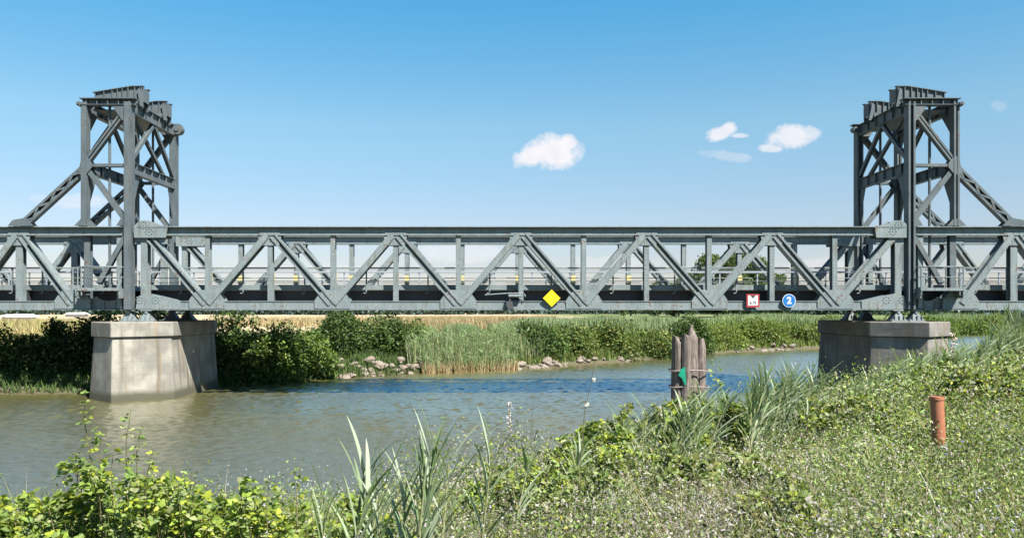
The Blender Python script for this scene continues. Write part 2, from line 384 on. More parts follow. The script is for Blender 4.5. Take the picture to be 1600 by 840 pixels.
def water_mat():
    m, t, b = mat('river_water'); p = tmap(t, (1, 1, 1))
    n1 = tnoise(t, tmap(t, (.8, 1.5, 1)), .35, 3, .5)
    c = tmix(t, n1, (0.118, 0.105, 0.022), (0.15, 0.132, 0.032))
    
    w1 = tnoise(t, tmap(t, (1.4, 2.6, 1)), 2.4, 4, .6); w2 = tnoise(t, tmap(t, (.7, 1.5, 1)), .55, 3, .5); w3 = tnoise(t, tmap(t, (.04, .12, 1)), 1, 3, .5)
    h = tmix(t, .3, w1, w2); b1 = N(t, 'ShaderNodeBump'); b1.inputs['Distance'].default_value = .10
    L(t, ramp(t, w3, [(.35, (.35,) * 3), (.65, (1,) * 3)]), b1.inputs['Strength']); L(t, h, b1.inputs['Height']); 
    t.nodes.remove(b); dif = N(t, 'ShaderNodeBsdfDiffuse'); L(t, c, dif.inputs[0]); gl = N(t, 'ShaderNodeBsdfGlossy'); gl.inputs['Roughness'].default_value = .18; gl.inputs[0].default_value = (.96, .98, 1, 1)
    L(t, b1.outputs[0], gl.inputs['Normal'])
    lw = N(t, 'ShaderNodeFresnel'); lw.inputs['IOR'].default_value = 1.6; L(t, b1.outputs[0], lw.inputs['Normal'])
    fr = N(t, 'ShaderNodeMapRange'); fr.inputs[1].default_value = .05; fr.inputs[2].default_value = .45; fr.inputs[3].default_value = .50; fr.inputs[4].default_value = .80; L(t, lw.outputs[0], fr.inputs[0])
    mx = N(t, 'ShaderNodeMixShader'); L(t, fr.outputs[0], mx.inputs[0]); L(t, dif.outputs[0], mx.inputs[1]); L(t, gl.outputs[0], mx.inputs[2]); L(t, mx.outputs[0], t.nodes['Material Output'].inputs[0]); return m
def waves(x, y):
    rg = np.random.default_rng(4); z = np.zeros_like(x)
    for k in range(46):
        lam = math.exp(rg.uniform(math.log(.34), math.log(.85))); th = rg.normal(.35, .85) + math.pi / 2; sl_ = .175 * math.sqrt(2 / 46)
        z += sl_ * lam / 6.283 * np.sin((x * math.cos(th) + y * math.sin(th)) * 6.283 / lam + rg.uniform(0, 6.3))
    calm = .45 + .55 * (.5 + .5 * np.sin(x * .13 + 1.5 * np.sin(y * .21) + 1)) * (.5 + .5 * np.sin(y * .33 + 1.2 * np.sin(x * .09)))
    return z * (.55 + .75 * calm)
def wgrid(xa, xb, nx_, ya, yb, ny_):
    X_, Y_ = np.meshgrid(np.linspace(xa, xb, nx_), np.linspace(ya, yb, ny_), indexing='ij'); x = X_.ravel(); y = Y_.ravel()
    i_, j_ = np.meshgrid(np.arange(nx_ - 1), np.arange(ny_ - 1), indexing='ij'); a_ = (i_ * ny_ + j_).ravel()
    return np.stack([x, y, WATER + waves(x, y)], 1), np.stack([a_, a_ + ny_, a_ + ny_ + 1, a_ + 1], 1)
wv_, wf_, o_ = [], [], 0
for g_ in ((-36, 40, 720, 12, 60, 540), (-12, 118, 420, 60.0, 175, 380)):
    v_, f_ = wgrid(*g_); wv_.append(v_); wf_.append(f_ + o_); o_ += len(v_)
wv_.append(np.array([(-9000, -40, WATER - .12), (9000, -40, WATER - .12), (9000, 9000, WATER - .12), (-9000, 9000, WATER - .12)])); wf_.append(np.array([[0, 1, 2, 3]]) + o_)
tagp(link('water', np_mesh('water', np.concatenate(wv_), np.concatenate(wf_), smooth=True), water_mat()), kind='structure')

# distant hills
hv = []; hf = []
n = 160
for k in range(n):
    th = R(-50) + R(100) * k / (n - 1); rr = 4200
    hh = 26 + 22 * mnoise.noise(Vector((k * .11, 0, 0))) + 9 * mnoise.noise(Vector((k * .5, 3, 0)))
    for dr, z in ((0, -8), (250, hh * .7), (700, hh), (1500, -8)): hv.append((math.sin(th) * (rr + dr), math.cos(th) * (rr + dr), z))
    if k:
        for q in range(3): a0 = (k - 1) * 4 + q; hf.append((a0, a0 + 4, a0 + 5, a0 + 1))
HILL = plain('haze_blue_hill', (0.24, 0.33, 0.44), 1, .004, .15, 0)  # base colour blued to paint in the haze of distance
me = bpy.data.meshes.new('hills'); me.from_pydata(hv, [], hf); me.polygons.foreach_set('use_smooth', [True] * len(hf))
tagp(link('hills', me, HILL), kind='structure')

# ------------------------------------------------------------------ bridge
YN, YF = 41.67, 47.13
TOP, TB = 4.33, 3.86         # top chord top / underside
BT = 0.47                    # bottom chord top
X0, X6 = -18.07, 21.0
PN = (X6 - X0) / 6
def chord_top(mb, x0, x1, Yc, sgn):
    mb.box(x0, x1, Yc - .21, Yc + .21, TB, TOP - .063)
    mb.box(x0 - .02, x1 + .02, Yc - .41, Yc + .41, TOP - .062, TOP - .042)
    mb.box(x0 - .01, x1 + .01, Yc - .39, Yc + .39, TOP - .04, TOP - .02)
    for s in (-1, 1):
        mb.box(x0 + .003, x1 - .003, Yc + s * .245 - .033, Yc + s * .245 + .033, TB - .002, TB + .05)
    n = int((x1 - x0) / .22)
    mb.rivets([(x0 + .1 + .22 * i, Yc - .21, z) for i in range(n) for z in (TOP - .17, TB + .11)], (0, -1, 0), .02, .012)
def chord_bot(mb, x0, x1, Yc):
    mb.box(x0, x1, Yc - .2, Yc + .2, .035, BT)
    mb.box(x0 - .01, x1 + .01, Yc - .27, Yc + .27, 0, .033)
    mb.box(x0 + .004, x1 - .004, Yc - .235, Yc + .235, BT - .04, BT + .002)
    mb.box(x0 + .004, x1 - .004, Yc - .216, Yc + .216, .035, .12)
    n = int((x1 - x0) / .22)
    mb.rivets([(x0 + .1 + .22 * i, Yc - .216, .08) for i in range(n)], (0, -1, 0), .02, .012)
def gusset_top(parent, x, Yc, wl=.62, wr=.62):
    g = MB()
    for s in (-1, 1):
        y = Yc + s * .225
        g.prism([(x - wl, y - .012, TB + .02), (x + wr, y - .012, TB + .02), (x + wr * .80, y - .012, TB - .52), (x - wl * .80, y - .012, TB - .52)], (0, 1, 0), .024)
        if s < 0: g.rivets([(x + dx * .125, y - .012, TB - .06 - dz * .13) for dx in range(-3, 4) for dz in range(4)], (0, -1, 0), .02)
        g.prism([(x - .56, y - .014, TB + .02), (x + .56, y - .014, TB + .02), (x + .5, y - .014, TOP - .12), (x - .5, y - .014, TOP - .12)], (0, 1, 0), .028)
    g.rivets([(x + dx * .12, Yc - .24, TB + .08 + dz * .11) for dx in range(-4, 5) for dz in range(3)], (0, -1, 0), .02)
    g.build('gusset_plate', STEEL, parent)
def gusset_bot(parent, x, Yc):
    g = MB()
    for s in (-1, 1):
        y = Yc + s * .24
        g.prism([(x - .93, y - .012, .07), (x + .93, y - .012, .07), (x + .93, y - .012, BT + .02), (x + .78, y - .012, .72), (x + .5, y - .012, 1.04), (x - .5, y - .012, 1.04), (x - .78, y - .012, .72), (x - .93, y - .012, BT + .02)], (0, 1, 0), .024)
    g.rivets([(x + dx * .13, Yc - .252, .16 + dz * .12) for dx in range(-7, 8) for dz in range(3)], (0, -1, 0), .02)
    g.rivets([(x + dx * .13, Yc - .252, .56 + dz * .13) for dx in range(-4, 5) for dz in range(3) if abs(dx) > 0], (0, -1, 0), .02)
    g.build('gusset_plate', STEEL, parent)
def diag(parent, xt, xb, Yc):
    d = MB(); p0 = (xt, Yc, TB + .18); p1 = (xb, Yc, .26)
    v = (Vector(p1) - Vector(p0)).normalized(); p0 = Vector(p0) + v * .22; p1 = Vector(p1) - v * .1
    if xb > xt:
        d.beam(p0, p1, .37, .60, 'H', riv=False)
    else:
        d.beam(p0, p1, .32, .60, 'I', t=.035, riv=True)
        d.beam(p0 + Vector((.0, .0, 0)), p1, .12, .40, 'box')
    return d.build('diagonal', STEEL, parent)
def vert(parent, x, Yc, z0, z1, w=.25, reflector=True, d=.36):
    m = MB(); m.beam((x, Yc, z0), (x, Yc, z1), w, d, 'I', t=.03, riv=True)
    for k in (-1, 1): m.box(x - w / 2 + .01 if k < 0 else x + w / 2 - .03, x - w / 2 + .03 if k < 0 else x + w / 2 - .01, Yc - d / 2 + .02, Yc - d / 2 + .09, z0, z1 - .01)
    v = m.build('vertical', STEEL, parent)
    if reflector:
        s = -1 if Yc > 44 else 1; r = MB(); y = Yc + s * (d / 2 + .02)
        r.box(x - .13, x + .13, min(y, y + s * .05), max(y, y + s * .05), 1.55, 2.02)
        r.build('yellow_marker', YELLOW_O, v)
    return v
def rail_run(parent, x0, x1, Yr, out, posts):
    """handrail along the deck edge with posts hooked over it"""
    r = MB(); r.tube([(x0, Yr, 2.22), (x1, Yr, 2.22)], .038, 8); r.tube([(x0, Yr, 2.135), (x1, Yr, 2.135)], .014, 6)
    r.tube([(x0, Yr, 1.68), (x1, Yr, 1.68)], .022, 6); r.tube([(x0, Yr, 1.44), (x1, Yr, 1.44)], .016, 6)
    rr = r.build('handrail', STEEL, parent)
    for x in posts:
        p = MB(); y = Yr + out * .05
        p.box(x - .035, x + .035, y - .03, y + .03, .98, 2.24)
        p.tube([(x, y, 1.02), (x, y, .95), (x - .03, y, .89), (x - .09, y, .87), (x - .15, y, .89)], .035, 6)
        p.build('post', STEEL, rr)
def gbeam(parent, x0, x1, Yb, face):
    g = MB(); g.box(x0, x1, Yb, Yb + .04, 2.15, 2.225); x = x0 + .8
    while x < x1: g.box(x - .035, x + .035, Yb + .052, Yb + .12, 1.26, 2.2); x += 2.17
    g.build('guard_rail', GALV, parent)
def deck(parent, x0, x1, beams):
    d = MB(); d.box(x0, x1, YN + .72, YF - .72, 1.02, 1.26); d.build('deck_slab', DECKM, parent)
    for s, y in ((-1, YN + .72), (1, YF - .72)):
        e = MB(); e.box(x0 + .002, x1 - .002, min(y, y + s * .16), max(y, y + s * .16), 1.06, 1.33); e.build('kerb_beam', STEEL, parent)
    for k in range(5):
        y = YN + 1.0 + k * (YF - YN - 2.0) / 4; m = MB(); m.box(x0 + .01, x1 - .01, y - .012, y + .012, .34, 1.018)
        for z in (.31, ): m.box(x0 + .01, x1 - .01, y - .13, y + .13, z, z + .028)
        m.box(x0 + .01, x1 - .01, y - .1, y + .1, .99, 1.015)
        m.build('stringer', DARKSTEEL, parent)
    for x in beams:
        m = MB(); m.box(x - .012, x + .012, YN + .245, YF - .245, .16, .99); m.box(x - .14, x + .14, YN + .245, YF - .245, .13, .158); m.build('cross_beam', DARKSTEEL, parent)
        
# main span
span = empty('bridge_span', ((X0 + X6) / 2, (YN + YF) / 2, 0), 'long grey-green riveted truss span between the two towers, crossing the open river', 'bridge span')
tops = [X0 + PN * k for k in range(7)]; bots = [X0 + PN * (k + .5) for k in range(6)]
for Yc in (YN, YF):
    c = MB(); chord_top(c, X0 - .28, X6 + .28, Yc, 1); c.build('top_chord', STEEL, span)
    c = MB(); chord_bot(c, X0 - .28, X6 + .28, Yc); c.build('bottom_chord', STEEL, span)
    for k, x in enumerate(tops):
        if 0 < k < 6: gusset_top(span, x, Yc)
        vert(span, x, Yc, BT, TB - (.1 if 0 < k < 6 else 0), .25 if 0 < k < 6 else .34, reflector=0 < k < 6, d=.36 if 0 < k < 6 else .46)
    for x in bots: gusset_bot(span, x, Yc); vert(span, x, Yc, 1.0, TB, .25)
    for k in range(6): diag(span, tops[k], bots[k], Yc); diag(span, tops[k + 1], bots[k], Yc)
    for x, s in ((X0, 1), (X6, -1)):     # end plates with bolt rosettes
        for q in (-1, 1):
            g = MB(); y = Yc + q * .245 - .014
            P = [(-.42, .05), (1.9, .05), (1.9, BT), (1.5, .56), (.75, .74), (.15, .86), (-.3, .7)]
            g.prism([(x + s * u, y, z) for u, z in P], (0, 1, 0), .028)
            def ros(l):
                for cx, cz, yy in l: g.rivets([(x + s * (cx) + .17 * math.cos(t * math.pi / 4), yy, cz + .17 * math.sin(t * math.pi / 4)) for t in range(8)] + [(x + s * cx, yy, cz)], (0, -1, 0), .042, .03)
            if q < 0: ros(((.62, .52, Yc - .259), (-.22, .52, Yc - .259)))
            g.build('end_plate', STEEL, span); g = MB()
            P = [(-.45, TOP - .6), (1.2, TOP - .6), (1.3, TOP), (.75, TOP + .06), (.3, TOP + .28), (-.15, TOP + .28), (-.45, TOP)]
            g.prism([(x + s * u, y - .13 * (q < 0) + .13 * (q > 0), z) for u, z in P], (0, 1, 0), .028)
            if q < 0: ros(((.35, TOP - .28, Yc - .389), (.05, TOP + .06, Yc - .389)))
            g.build('end_plate', STEEL, span)
deck(span, X0 - .25, X6 + .25, tops + bots)
mids = [X0 + PN * (k + .5) / 2 for k in range(12)]
rail_run(span, X0 - .2, X6 + .2, YN + .62, -1, mids); rail_run(span, X0 - .2, X6 + .2, YF - .62, 1, mids)
gbeam(span, X0, X6, YF - 1.0, -1)

# approach spans
def approach(xin, s, label):
    """xin: inner end next to the tower; s: direction away from the river span"""
    b0 = -21.77 if s < 0 else 24.23
    sp = empty('approach_span', (xin + s * 10, (YN + YF) / 2, 0), label, 'bridge span', 'riveted approach spans beyond the towers')
    t_ = [b0 + s * 2.8 * k for k in (1, 3, 5, 7)]; b_ = [b0 + s * 2.8 * k for k in (0, 2, 4, 6)]; xe = t_[-1] + s * .4
    for Yc in (YN, YF):
        c = MB(); chord_top(c, min(xin, xe), max(xin, xe), Yc, 1); c.build('top_chord', STEEL, sp)
        c = MB(); a0 = b0 - s * .9; chord_bot(c, min(a0, xe), max(a0, xe), Yc); c.build('bottom_chord', STEEL, sp)
        for x in t_: gusset_top(sp, x, Yc); vert(sp, x, Yc, BT, TB - .1, .3 if x != t_[0] else .36)
        for x in b_: gusset_bot(sp, x, Yc)
        for k in range(4):
            diag(sp, t_[k], b_[k], Yc)
            if k < 3: diag(sp, t_[k], b_[k + 1], Yc)
        g = MB()          # deep haunched plate between the tower leg and the first panel point
        w_ = abs(a0 - xin)
        P = [(0, .02), (w_ + .1, .02), (w_ + .1, .60)] + [(w_ * (1 - q / 8), .93 - .46 * math.sin(math.pi * min(1, max(0, (q / 8)))) ** .6) for q in range(1, 8)] + [(0, 1.0)]
        g.prism([(xin + s * u, Yc + .0, z) for u, z in P], (0, 1, 0), .03)
        g.box(min(xin, a0), max(xin, a0), Yc - .2, Yc + .2, 0, .03)
        for u in (.5, 1.1, 1.7): g.box(xin + s * u - .02, xin + s * u + .02, Yc - .1, Yc - .002, .03, .45)
        g.build('haunch_plate', STEEL, sp)
        e = MB(); e.beam((xin + s * .25, Yc, .1), (xin + s * .25, Yc, TB), .26, .4, 'I'); e.build('end_post', STEEL, sp)
    bm_ = t_ + b_ + [xin + s * .4]
    x0, x1 = min(xin, xe), max(xin, xe)
    deck(sp, x0, x1, bm_)
    ps = [x0 + .4 + 1.6 * k for k in range(int((x1 - x0 - .6) / 1.6) + 1)]
    rail_run(sp, x0, x1, YN + .62, -1, ps); rail_run(sp, x0, x1, YF - .62, 1, ps); gbeam(sp, x0, x1, YF - 1.0, -1)
    return sp
approach(-19.12, -1, 'grey-green truss approach span running off from the tower over the shaded thicket')
approach(21.93, 1, 'grey-green truss approach span running off from the tower above the reedy near bank')

# towers
def tower(xi, xo, label, seed):
    s = 1 if xo > xi else -1
    yn, yf = 41.45, 47.25
    T = empty('bridge_tower', ((xi + xo) / 2, (yn + yf) / 2, 0), label, 'tower', 'riveted steel lifting towers on the piers')
    HT = 10.72; HM = 7.47; HC = TOP
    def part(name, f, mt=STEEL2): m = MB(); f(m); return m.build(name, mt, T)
    for y in (yn, yf):
        fc = -1 if y == yn else 1
        def col(m, x, w, d, z0):
            m.beam((x, y, z0), (x, y, HT), w, d, 'I' if s < 0 else 'H', t=.04 if s < 0 else .03, riv=s < 0, face=-1)
            if s < 0:
                for k in (-1, 1): m.box(x + k * (w / 2 - .03) - .02, x + k * (w / 2 - .03) + .02, y - d / 2 + .02, y + d / 2 - .02, z0, HT - .01)
            n_ = int((HT - z0) / .16)
            m.rivets([(x + (w / 2 - .01) * k, y + q, z0 + .1 + .16 * j) for j in range(n_) for q in (-d / 4, d / 4) for k in (-1, 1)], (1, 0, 0) if s < 0 else (-1, 0, 0), .02)
        part('column', lambda m: col(m, xi, .36, .5, .03)); part('column', lambda m: col(m, xo, .29, .42, TOP + .0))
        part('column', lambda m: m.beam((xo, y + (.3 if y == yn else -.3), BT), (xo, y + (.3 if y == yn else -.3), TB), .32, .3, 'I', riv=True))
        a, b = xi + s * .2, xo - s * .15
        def xb(m, p, q, w=.22, d=.3, kind='H'): m.beam(p, q, w, d, kind, t=.02)
        part('brace', lambda m: xb(m, (a, y, HT - .45), (b, y, HM + .25), .27, .3))
        part('brace', lambda m: xb(m, (b, y, HM - .2), (a, y, TOP + .35), .25, .26, 'I'))
        part('brace', lambda m: xb(m, (a, y, TB - .1), (b - s * .55, y, 1.35), .24, .26, 'I'))
        part('strut', lambda m: m.beam((a, y, HM), (b, y, HM), .16, .3, 'I', n=(0, 1, 0)))
        # head girder with overhanging flange
        def head(m):
            x0, x1 = min(xi - s * .35, xo + s * .15), max(xi - s * .35, xo + s * .15)
            m.box(x0, x1, y - .03, y + .03, HT - .12, HT + .16); m.box(x0 - .06, x1 + .06, y - .27, y + .27, HT + .16, HT + .2)
            m.box(x0, x1, y - .24, y + .24, HT - .15, HT - .12)
            for k in range(5): xx = x0 + (x1 - x0) * (k + .5) / 5; m.box(xx - .02, xx + .02, y - .2, y + .2, HT - .119, HT + .159)
        part('head_girder', head)
        # gussets at the mid and head joints
        for yy in (y - .19, y + .17):
            for P_ in ([(xi + s * .1, yy, HT - .15), (xi + s * .85, yy, HT - .15), (xi + s * .28, yy, HT - .95), (xi + s * .1, yy, HT - .95)],
                [(xo - s * .1, yy, HM + .5), (xo - s * .42, yy, HM + .1), (xo - s * .42, yy, HM - .12), (xo - s * .1, yy, HM - .5), (xo + s * .30, yy, HM - .45), (xo + s * .13, yy, HM + .35)],
                [(xo - s * .5, yy, TOP + .01), (xo + s * .5, yy, TOP + .01), (xo + s * .14, yy, TOP + .38), (xo - s * .14, yy, TOP + .38)],
                [(xi + s * .1, yy, TOP + .01), (xi + s * .6, yy, TOP + .01), (xi + s * .1, yy, TOP + .8)]):
                part('gusset_plate', lambda m: m.prism(P_, (0, 1, 0), .02))
        # inclined back stay, laced
        foot = (-24.45 if s < 0 else 27.05)
        def stay(m):
            m.beam((xo + s * .12, y + (.1 if y == yn else -.1), HM - .2), (foot + -s * .15, y + (.1 if y == yn else -.1), TOP + .12), .42, .34, 'lace')
        part('back_stay', stay)
        def sg(m):
            for yy in (y - .12, y + .3): m.prism([(foot - s * .8, yy - .02 - .09, TOP + .0), (foot + s * .55, yy - .11, TOP), (foot + s * .3, yy - .11, TOP + .3), (foot - s * .35, yy - .11, TOP + .42)], (0, 1, 0), .02)
        part('stay_shoe', sg)
        part('guide_rod', lambda m: m.tube([((xi + xo) / 2, y + (.25 if y == yn else -.25), 1.0), ((xi + xo) / 2, y + (.25 if y == yn else -.25), HT)], .07, 8))
    # cross frames between near and far legs
    for x, inner in ((xi, True), (xo, False)):
        nx_ = (1, 0, 0)
        def tg(m, z, h, y0=yn + .2, y1=yf - .2, fl=.3):
            m.box(x - .015, x + .015, y0, y1, z - h / 2 + .02, z + h / 2 - .02)
            for q in (-1, 1): m.box(x - fl / 2, x + fl / 2, y0, y1, z + q * h / 2 - .02 * (q > 0) - .0, z + q * h / 2 + .02 * (q < 0) + .0) if False else m.box(x - fl / 2, x + fl / 2, y0, y1, z + q * (h / 2 - .01) - .015, z + q * (h / 2 - .01) + .015)
            k = y0 + .45
            while k < y1: m.box(x - fl / 2 + .02, x + fl / 2 - .02, k - .015, k + .015, z - h / 2 + .026, z + h / 2 - .026); k += .95
        part('cross_girder', lambda m: tg(m, HT - .18, .62)); part('cross_girder', lambda m: tg(m, HM - .08, .58))
        ym = (yn + yf) / 2
        if inner:
            part('cross_brace', lambda m: m.beam((x, ym, HT - .45), (x, yn + .25, HM + .4), .2, .2, 'I', n=nx_, t=.02))
            part('cross_brace', lambda m: m.beam((x, ym, HT - .45), (x, yf - .25, HM + .4), .2, .2, 'I', n=nx_, t=.02))
            part('knee_brace', lambda m: m.prism([(x - .02, yn + .22, HM - .35), (x - .02, yn + 1.2, HM - .35), (x - .02, yn + .22, HM - 2.6)], (1, 0, 0), .04))
            part('knee_brace', lambda m: m.prism([(x - .02, yf - .22, HM - .35), (x - .02, yf - .9, HM - .35), (x - .02, yf - .22, HM - 2.2)], (1, 0, 0), .04))
        else:
            part('cross_brace', lambda m: m.beam((x, ym, HT - .45), (x, yn + .25, HM + .4), .2, .2, 'I', n=nx_, t=.02))
            part('cross_brace', lambda m: m.beam((x, ym, HT - .45), (x, yf - .25, HM + .4), .2, .2, 'I', n=nx_, t=.02))
            part('knee_brace', lambda m: m.prism([(x - .02, yn + .22, HM - .35), (x - .02, yn + 1.2, HM - .35), (x - .02, yn + .22, HM - 2.3)], (1, 0, 0), .04))
            part('knee_brace', lambda m: m.prism([(x - .02, yf - .22, HM - .35), (x - .02, yf - 1.2, HM - .35), (x - .02, yf - .22, HM - 2.3)], (1, 0, 0), .04))
            part('knee_brace', lambda m: m.prism([(x - .02, yn + .22, HT - .47), (x - .02, yn + 1.2, HT - .47), (x - .02, yn + .22, HT - 1.7)], (1, 0, 0), .04))
            part('knee_brace', lambda m: m.prism([(x - .02, yf - .22, HT - .47), (x - .02, yf - 1.0, HT - .47), (x - .02, yf - .22, HT - 1.5)], (1, 0, 0), .04))
    # floor of the head frame, seen dark from below
    part('head_floor', lambda m: m.box(min(xi, xo) + .2, max(xi, xo) - .2, yn + .35, yf - .35, HT - .3, HT - .26))
    part('inner_brace', lambda m: m.beam((xi + s * .3, yn + 1.2, HT - .5), (xi + s * .3, yf - .3, HM), .18, .18, 'I', n=(1, 0, 0), t=.02))
    # tapered counterweight levers: pairs of plate girders with stiffeners
    for y0, dy in ((42.3, .7), (45.35, .65)):
        def lever(m):
            for yy in (y0, y0 + dy):
                xa = xi - s * -.32 if False else xi - s * .0 ; xa = (-18.49 if s < 0 else 21.34) - (0 if yy == y0 else 0); xz = -21.03 if s < 0 else 23.88
                xm = xa + (xz - xa) * .22
                zt = lambda q: 11.78 if abs(q - xa) <= abs(xm - xa) + .001 else 11.78 - (abs(q - xm) / abs(xz - xm)) * .33
                m.prism([(xa, yy - .012, 10.62), (xa, yy - .012, 11.78), (xm, yy - .012, 11.78), (xz, yy - .012, 11.45), (xz, yy - .012, 10.95)], (0, 1, 0), .024)
                m.prism([(xa - s * .05, yy - .12, 11.782), (xm, yy - .12, 11.782), (xm, yy - .12, 11.82), (xa - s * .05, yy - .12, 11.82)], (0, 1, 0), .24)
                m.prism([(xm, yy - .12, 11.782), (xz + s * .08, yy - .12, 11.45), (xz + s * .08, yy - .12, 11.488), (xm, yy - .12, 11.82)], (0, 1, 0), .24)
                for q in (.02, .16, .3, .42, .52, .63, .8, .985):
                    xx = xa + (xz - xa) * q; m.box(xx - .02, xx + .02, yy - .1, yy + .1, 10.95, zt(xx) - .005)
                m.rivets([(xa + (xz - xa) * q, yy - .012, z) for q in (.05, .09, .13) for z in (10.8, 11.0, 11.2, 11.4, 11.6)], (0, -1, 0))
            m.box(min(xa, xa - s * .03) , max(xa, xa - s * .03) + .001, y0 + .013, y0 + dy - .013, 11.0, 11.7)
            m.prism([(xa - s * .1, y0 - .17, 10.7), (xa + s * .1, y0 - .17, 10.7), (xa + s * .22, y0 - .17, 11.6), (xa + s * .1, y0 - .17, 11.7)], (0, 1, 0), .04)
            m.tube([(xa + s * .3, y0 - .22, 10.98), (xa + s * .3, y0 + dy + .22, 10.98)], .14, 14)
        part('lever_girder', lever)
    # pivot discs on the leg tops
    for x, y in ((xi, yf), (xo, yn)):
        r_ = (.3 if s < 0 else .15) if x == xi else .12
        part('pivot_disc', lambda m: m.tube([(x - s * (.30 if x == xi else -.2), y - .34, HT - .12), (x - s * (.30 if x == xi else -.2), y + .1, HT - .12)], r_, 20).tube([(x - s * (.30 if x == xi else -.2), y - .4, HT - .12), (x - s * (.30 if x == xi else -.2), y - .34, HT - .12)], r_ * .45, 14))
    # service platform with rail on the near face
    px0, px1 = sorted((xi + s * .2, xo + s * .12))
    pl = part('platform', lambda m: (m.box(px0, px1, 40.78, 41.4, 1.04, 1.1), m.box(px0, px1, 40.74, 40.78, .98, 1.13), m.box(px0, px0 + .06, 40.8, 41.4, .6, 1.03), m.box(px1 - .06, px1, 40.8, 41.4, .6, 1.03)), STEEL)
    m = MB()
    for z, r_ in ((2.2, .035), (1.68, .022)):
        m.tube([(px0 + .05, 41.35, z), (px0 + .05, 40.8, z), (px1 - .05, 40.8, z), (px1 - .05, 41.35, z)], r_, 8)
    for x in (px0 + .05, px0 + .24 if s < 0 else px1 - .24, px1 - .05): m.tube([(x, 40.8, .75), (x, 40.8, 2.2)], .035, 8)
    m.build('platform_rail', STEEL, pl)
    return T
tower(-18.83, -21.1, 'steel tower with sunlit inner face, standing over the pale sunlit pier', 1)
tower(21.6, 23.93, 'steel tower with dark shaded inner face, standing over the shaded pier among reeds', 2)

# ------------------------------------------------------------------ piers with bearings
def pier(xc, label, m_shaft, m_cap, seed, hw=2.12, nose_y=39.25, ys=41.15, yb=47.7, nosedx=0):
    P = empty('bridge_pier', (xc, 44.4, WATER), label, 'pier', 'concrete piers in the river')
    rnd = random.Random(seed)
    def ring(h, ny, sy, by, z, nseg=1):
        corners = [(-h, by), (-h, sy), (nosedx, ny), (h, sy), (h, by), (0, by + 1.7)]
        out = []
        for k in range(len(corners)):
            a, b = Vector(corners[k]), Vector(corners[(k + 1) % len(corners)])
            for q in range(nseg): c = a.lerp(b, q / nseg); out.append((xc + c.x, c.y, z))
        return out
    def loft(rings, amp, name, mt):
        m = MB(); k = len(rings[0]); vs = []
        for r in rings:
            for p in r:
                nv = mnoise.noise_vector(Vector(p) * 1.7 + Vector((seed, 0, 0))) * amp + mnoise.noise_vector(Vector(p) * 5) * amp * .5
                vs.append((p[0] + nv.x, p[1] + nv.y, p[2] + nv.z * .6))
        fs = []
        for a in range(len(rings) - 1):
            for q in range(k): fs.append((a * k + q, a * k + (q + 1) % k, (a + 1) * k + (q + 1) % k, (a + 1) * k + q))
        fs.append(tuple(range(k))[::-1]); fs.append(tuple(range((len(rings) - 1) * k, len(rings) * k)))
        m.add(vs, fs); return m.build(name, mt, P, bevel=.035)
    rr = []
    for q in range(2):
        f = q; z = -6.0 + f * (6.0 - 1.36); g = (1 - f) * .30
        rr.append(ring(hw - .13 + g, nose_y + .16 - g * .6, ys + .05 - g * .4, yb - .1 + g * .4, z))
    loft(rr, .003, 'shaft', m_shaft)
    loft([ring(hw - .0, nose_y, ys, yb, z) for z in (-1.358, -.605)], .02, 'cap', m_cap)
    # steel bearings: rocker pyramids on bed plates
    for Yc in (YN, YF):
        for dx in (-.42, .5):
            b = MB(); x = xc + dx + (.1 if xc < 0 else 0)
            b.box(x - .42, x + .42, Yc - .36, Yc + .36, -.60, -.53)
            lo = [(x - .38, Yc - .3, -.53), (x + .38, Yc - .3, -.53), (x + .38, Yc + .3, -.53), (x - .38, Yc + .3, -.53)]
            hi = [(x - .1, Yc - .2, -.14), (x + .1, Yc - .2, -.14), (x + .1, Yc + .2, -.14), (x - .1, Yc + .2, -.14)]
            b.add(lo + hi, [(3, 2, 1, 0), (4, 5, 6, 7), (0, 1, 5, 4), (1, 2, 6, 5), (2, 3, 7, 6), (3, 0, 4, 7)])
            b.tube([(x, Yc - .26, -.12), (x, Yc + .26, -.12)], .08, 10)
            b.box(x - .28, x + .28, Yc - .28, Yc + .28, -.05, -.004)
            for k in (-.24, 0, .24): b.box(x + k - .015, x + k + .015, Yc - .345, Yc - .2, -.53, -.3)
            b.build('bearing', STEEL, P)
    return P
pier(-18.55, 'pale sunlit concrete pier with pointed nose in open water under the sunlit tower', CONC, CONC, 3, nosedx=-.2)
pier(21.45, 'stained concrete pier, shade put into its darker colour, half hidden by reeds on the near bank', CONC_SHADED, CONC_SHADED, 9, hw=2.1, nosedx=0)

# ------------------------------------------------------------------ signs and lamp on the span
def text(name, s, size, x, y, z, mt, parent, ext=.004, bold=.0):
    cu = bpy.data.curves.new(name, 'FONT'); cu.body = s; cu.size = size; cu.align_x = 'CENTER'; cu.align_y = 'CENTER'; cu.extrude = ext; cu.offset = bold
    o = bpy.data.objects.new(name, cu); COL.objects.link(o); cu.materials.append(mt)
    bpy.context.view_layer.update(); me = bpy.data.meshes.new_from_object(o.evaluated_get(bpy.context.evaluated_depsgraph_get())); bpy.data.objects.remove(o)
    me.materials.clear(); me.materials.append(mt); o = bpy.data.objects.new(name, me); COL.objects.link(o)
    o.rotation_euler = (R(90), 0, 0); o.parent = parent; o.location = Vector((x, y, z)) - WORLD(parent); return o
yS = YN - .40
def px(x, y, Yc): return ((x - 770) * Yc / 1250, (484 - y) * Yc / 1250)
cx, cz = px(862, 465.5, yS)
D = empty('navigation_sign', (cx, yS, cz), 'plain yellow diamond board hung on the bottom chord', 'sign')
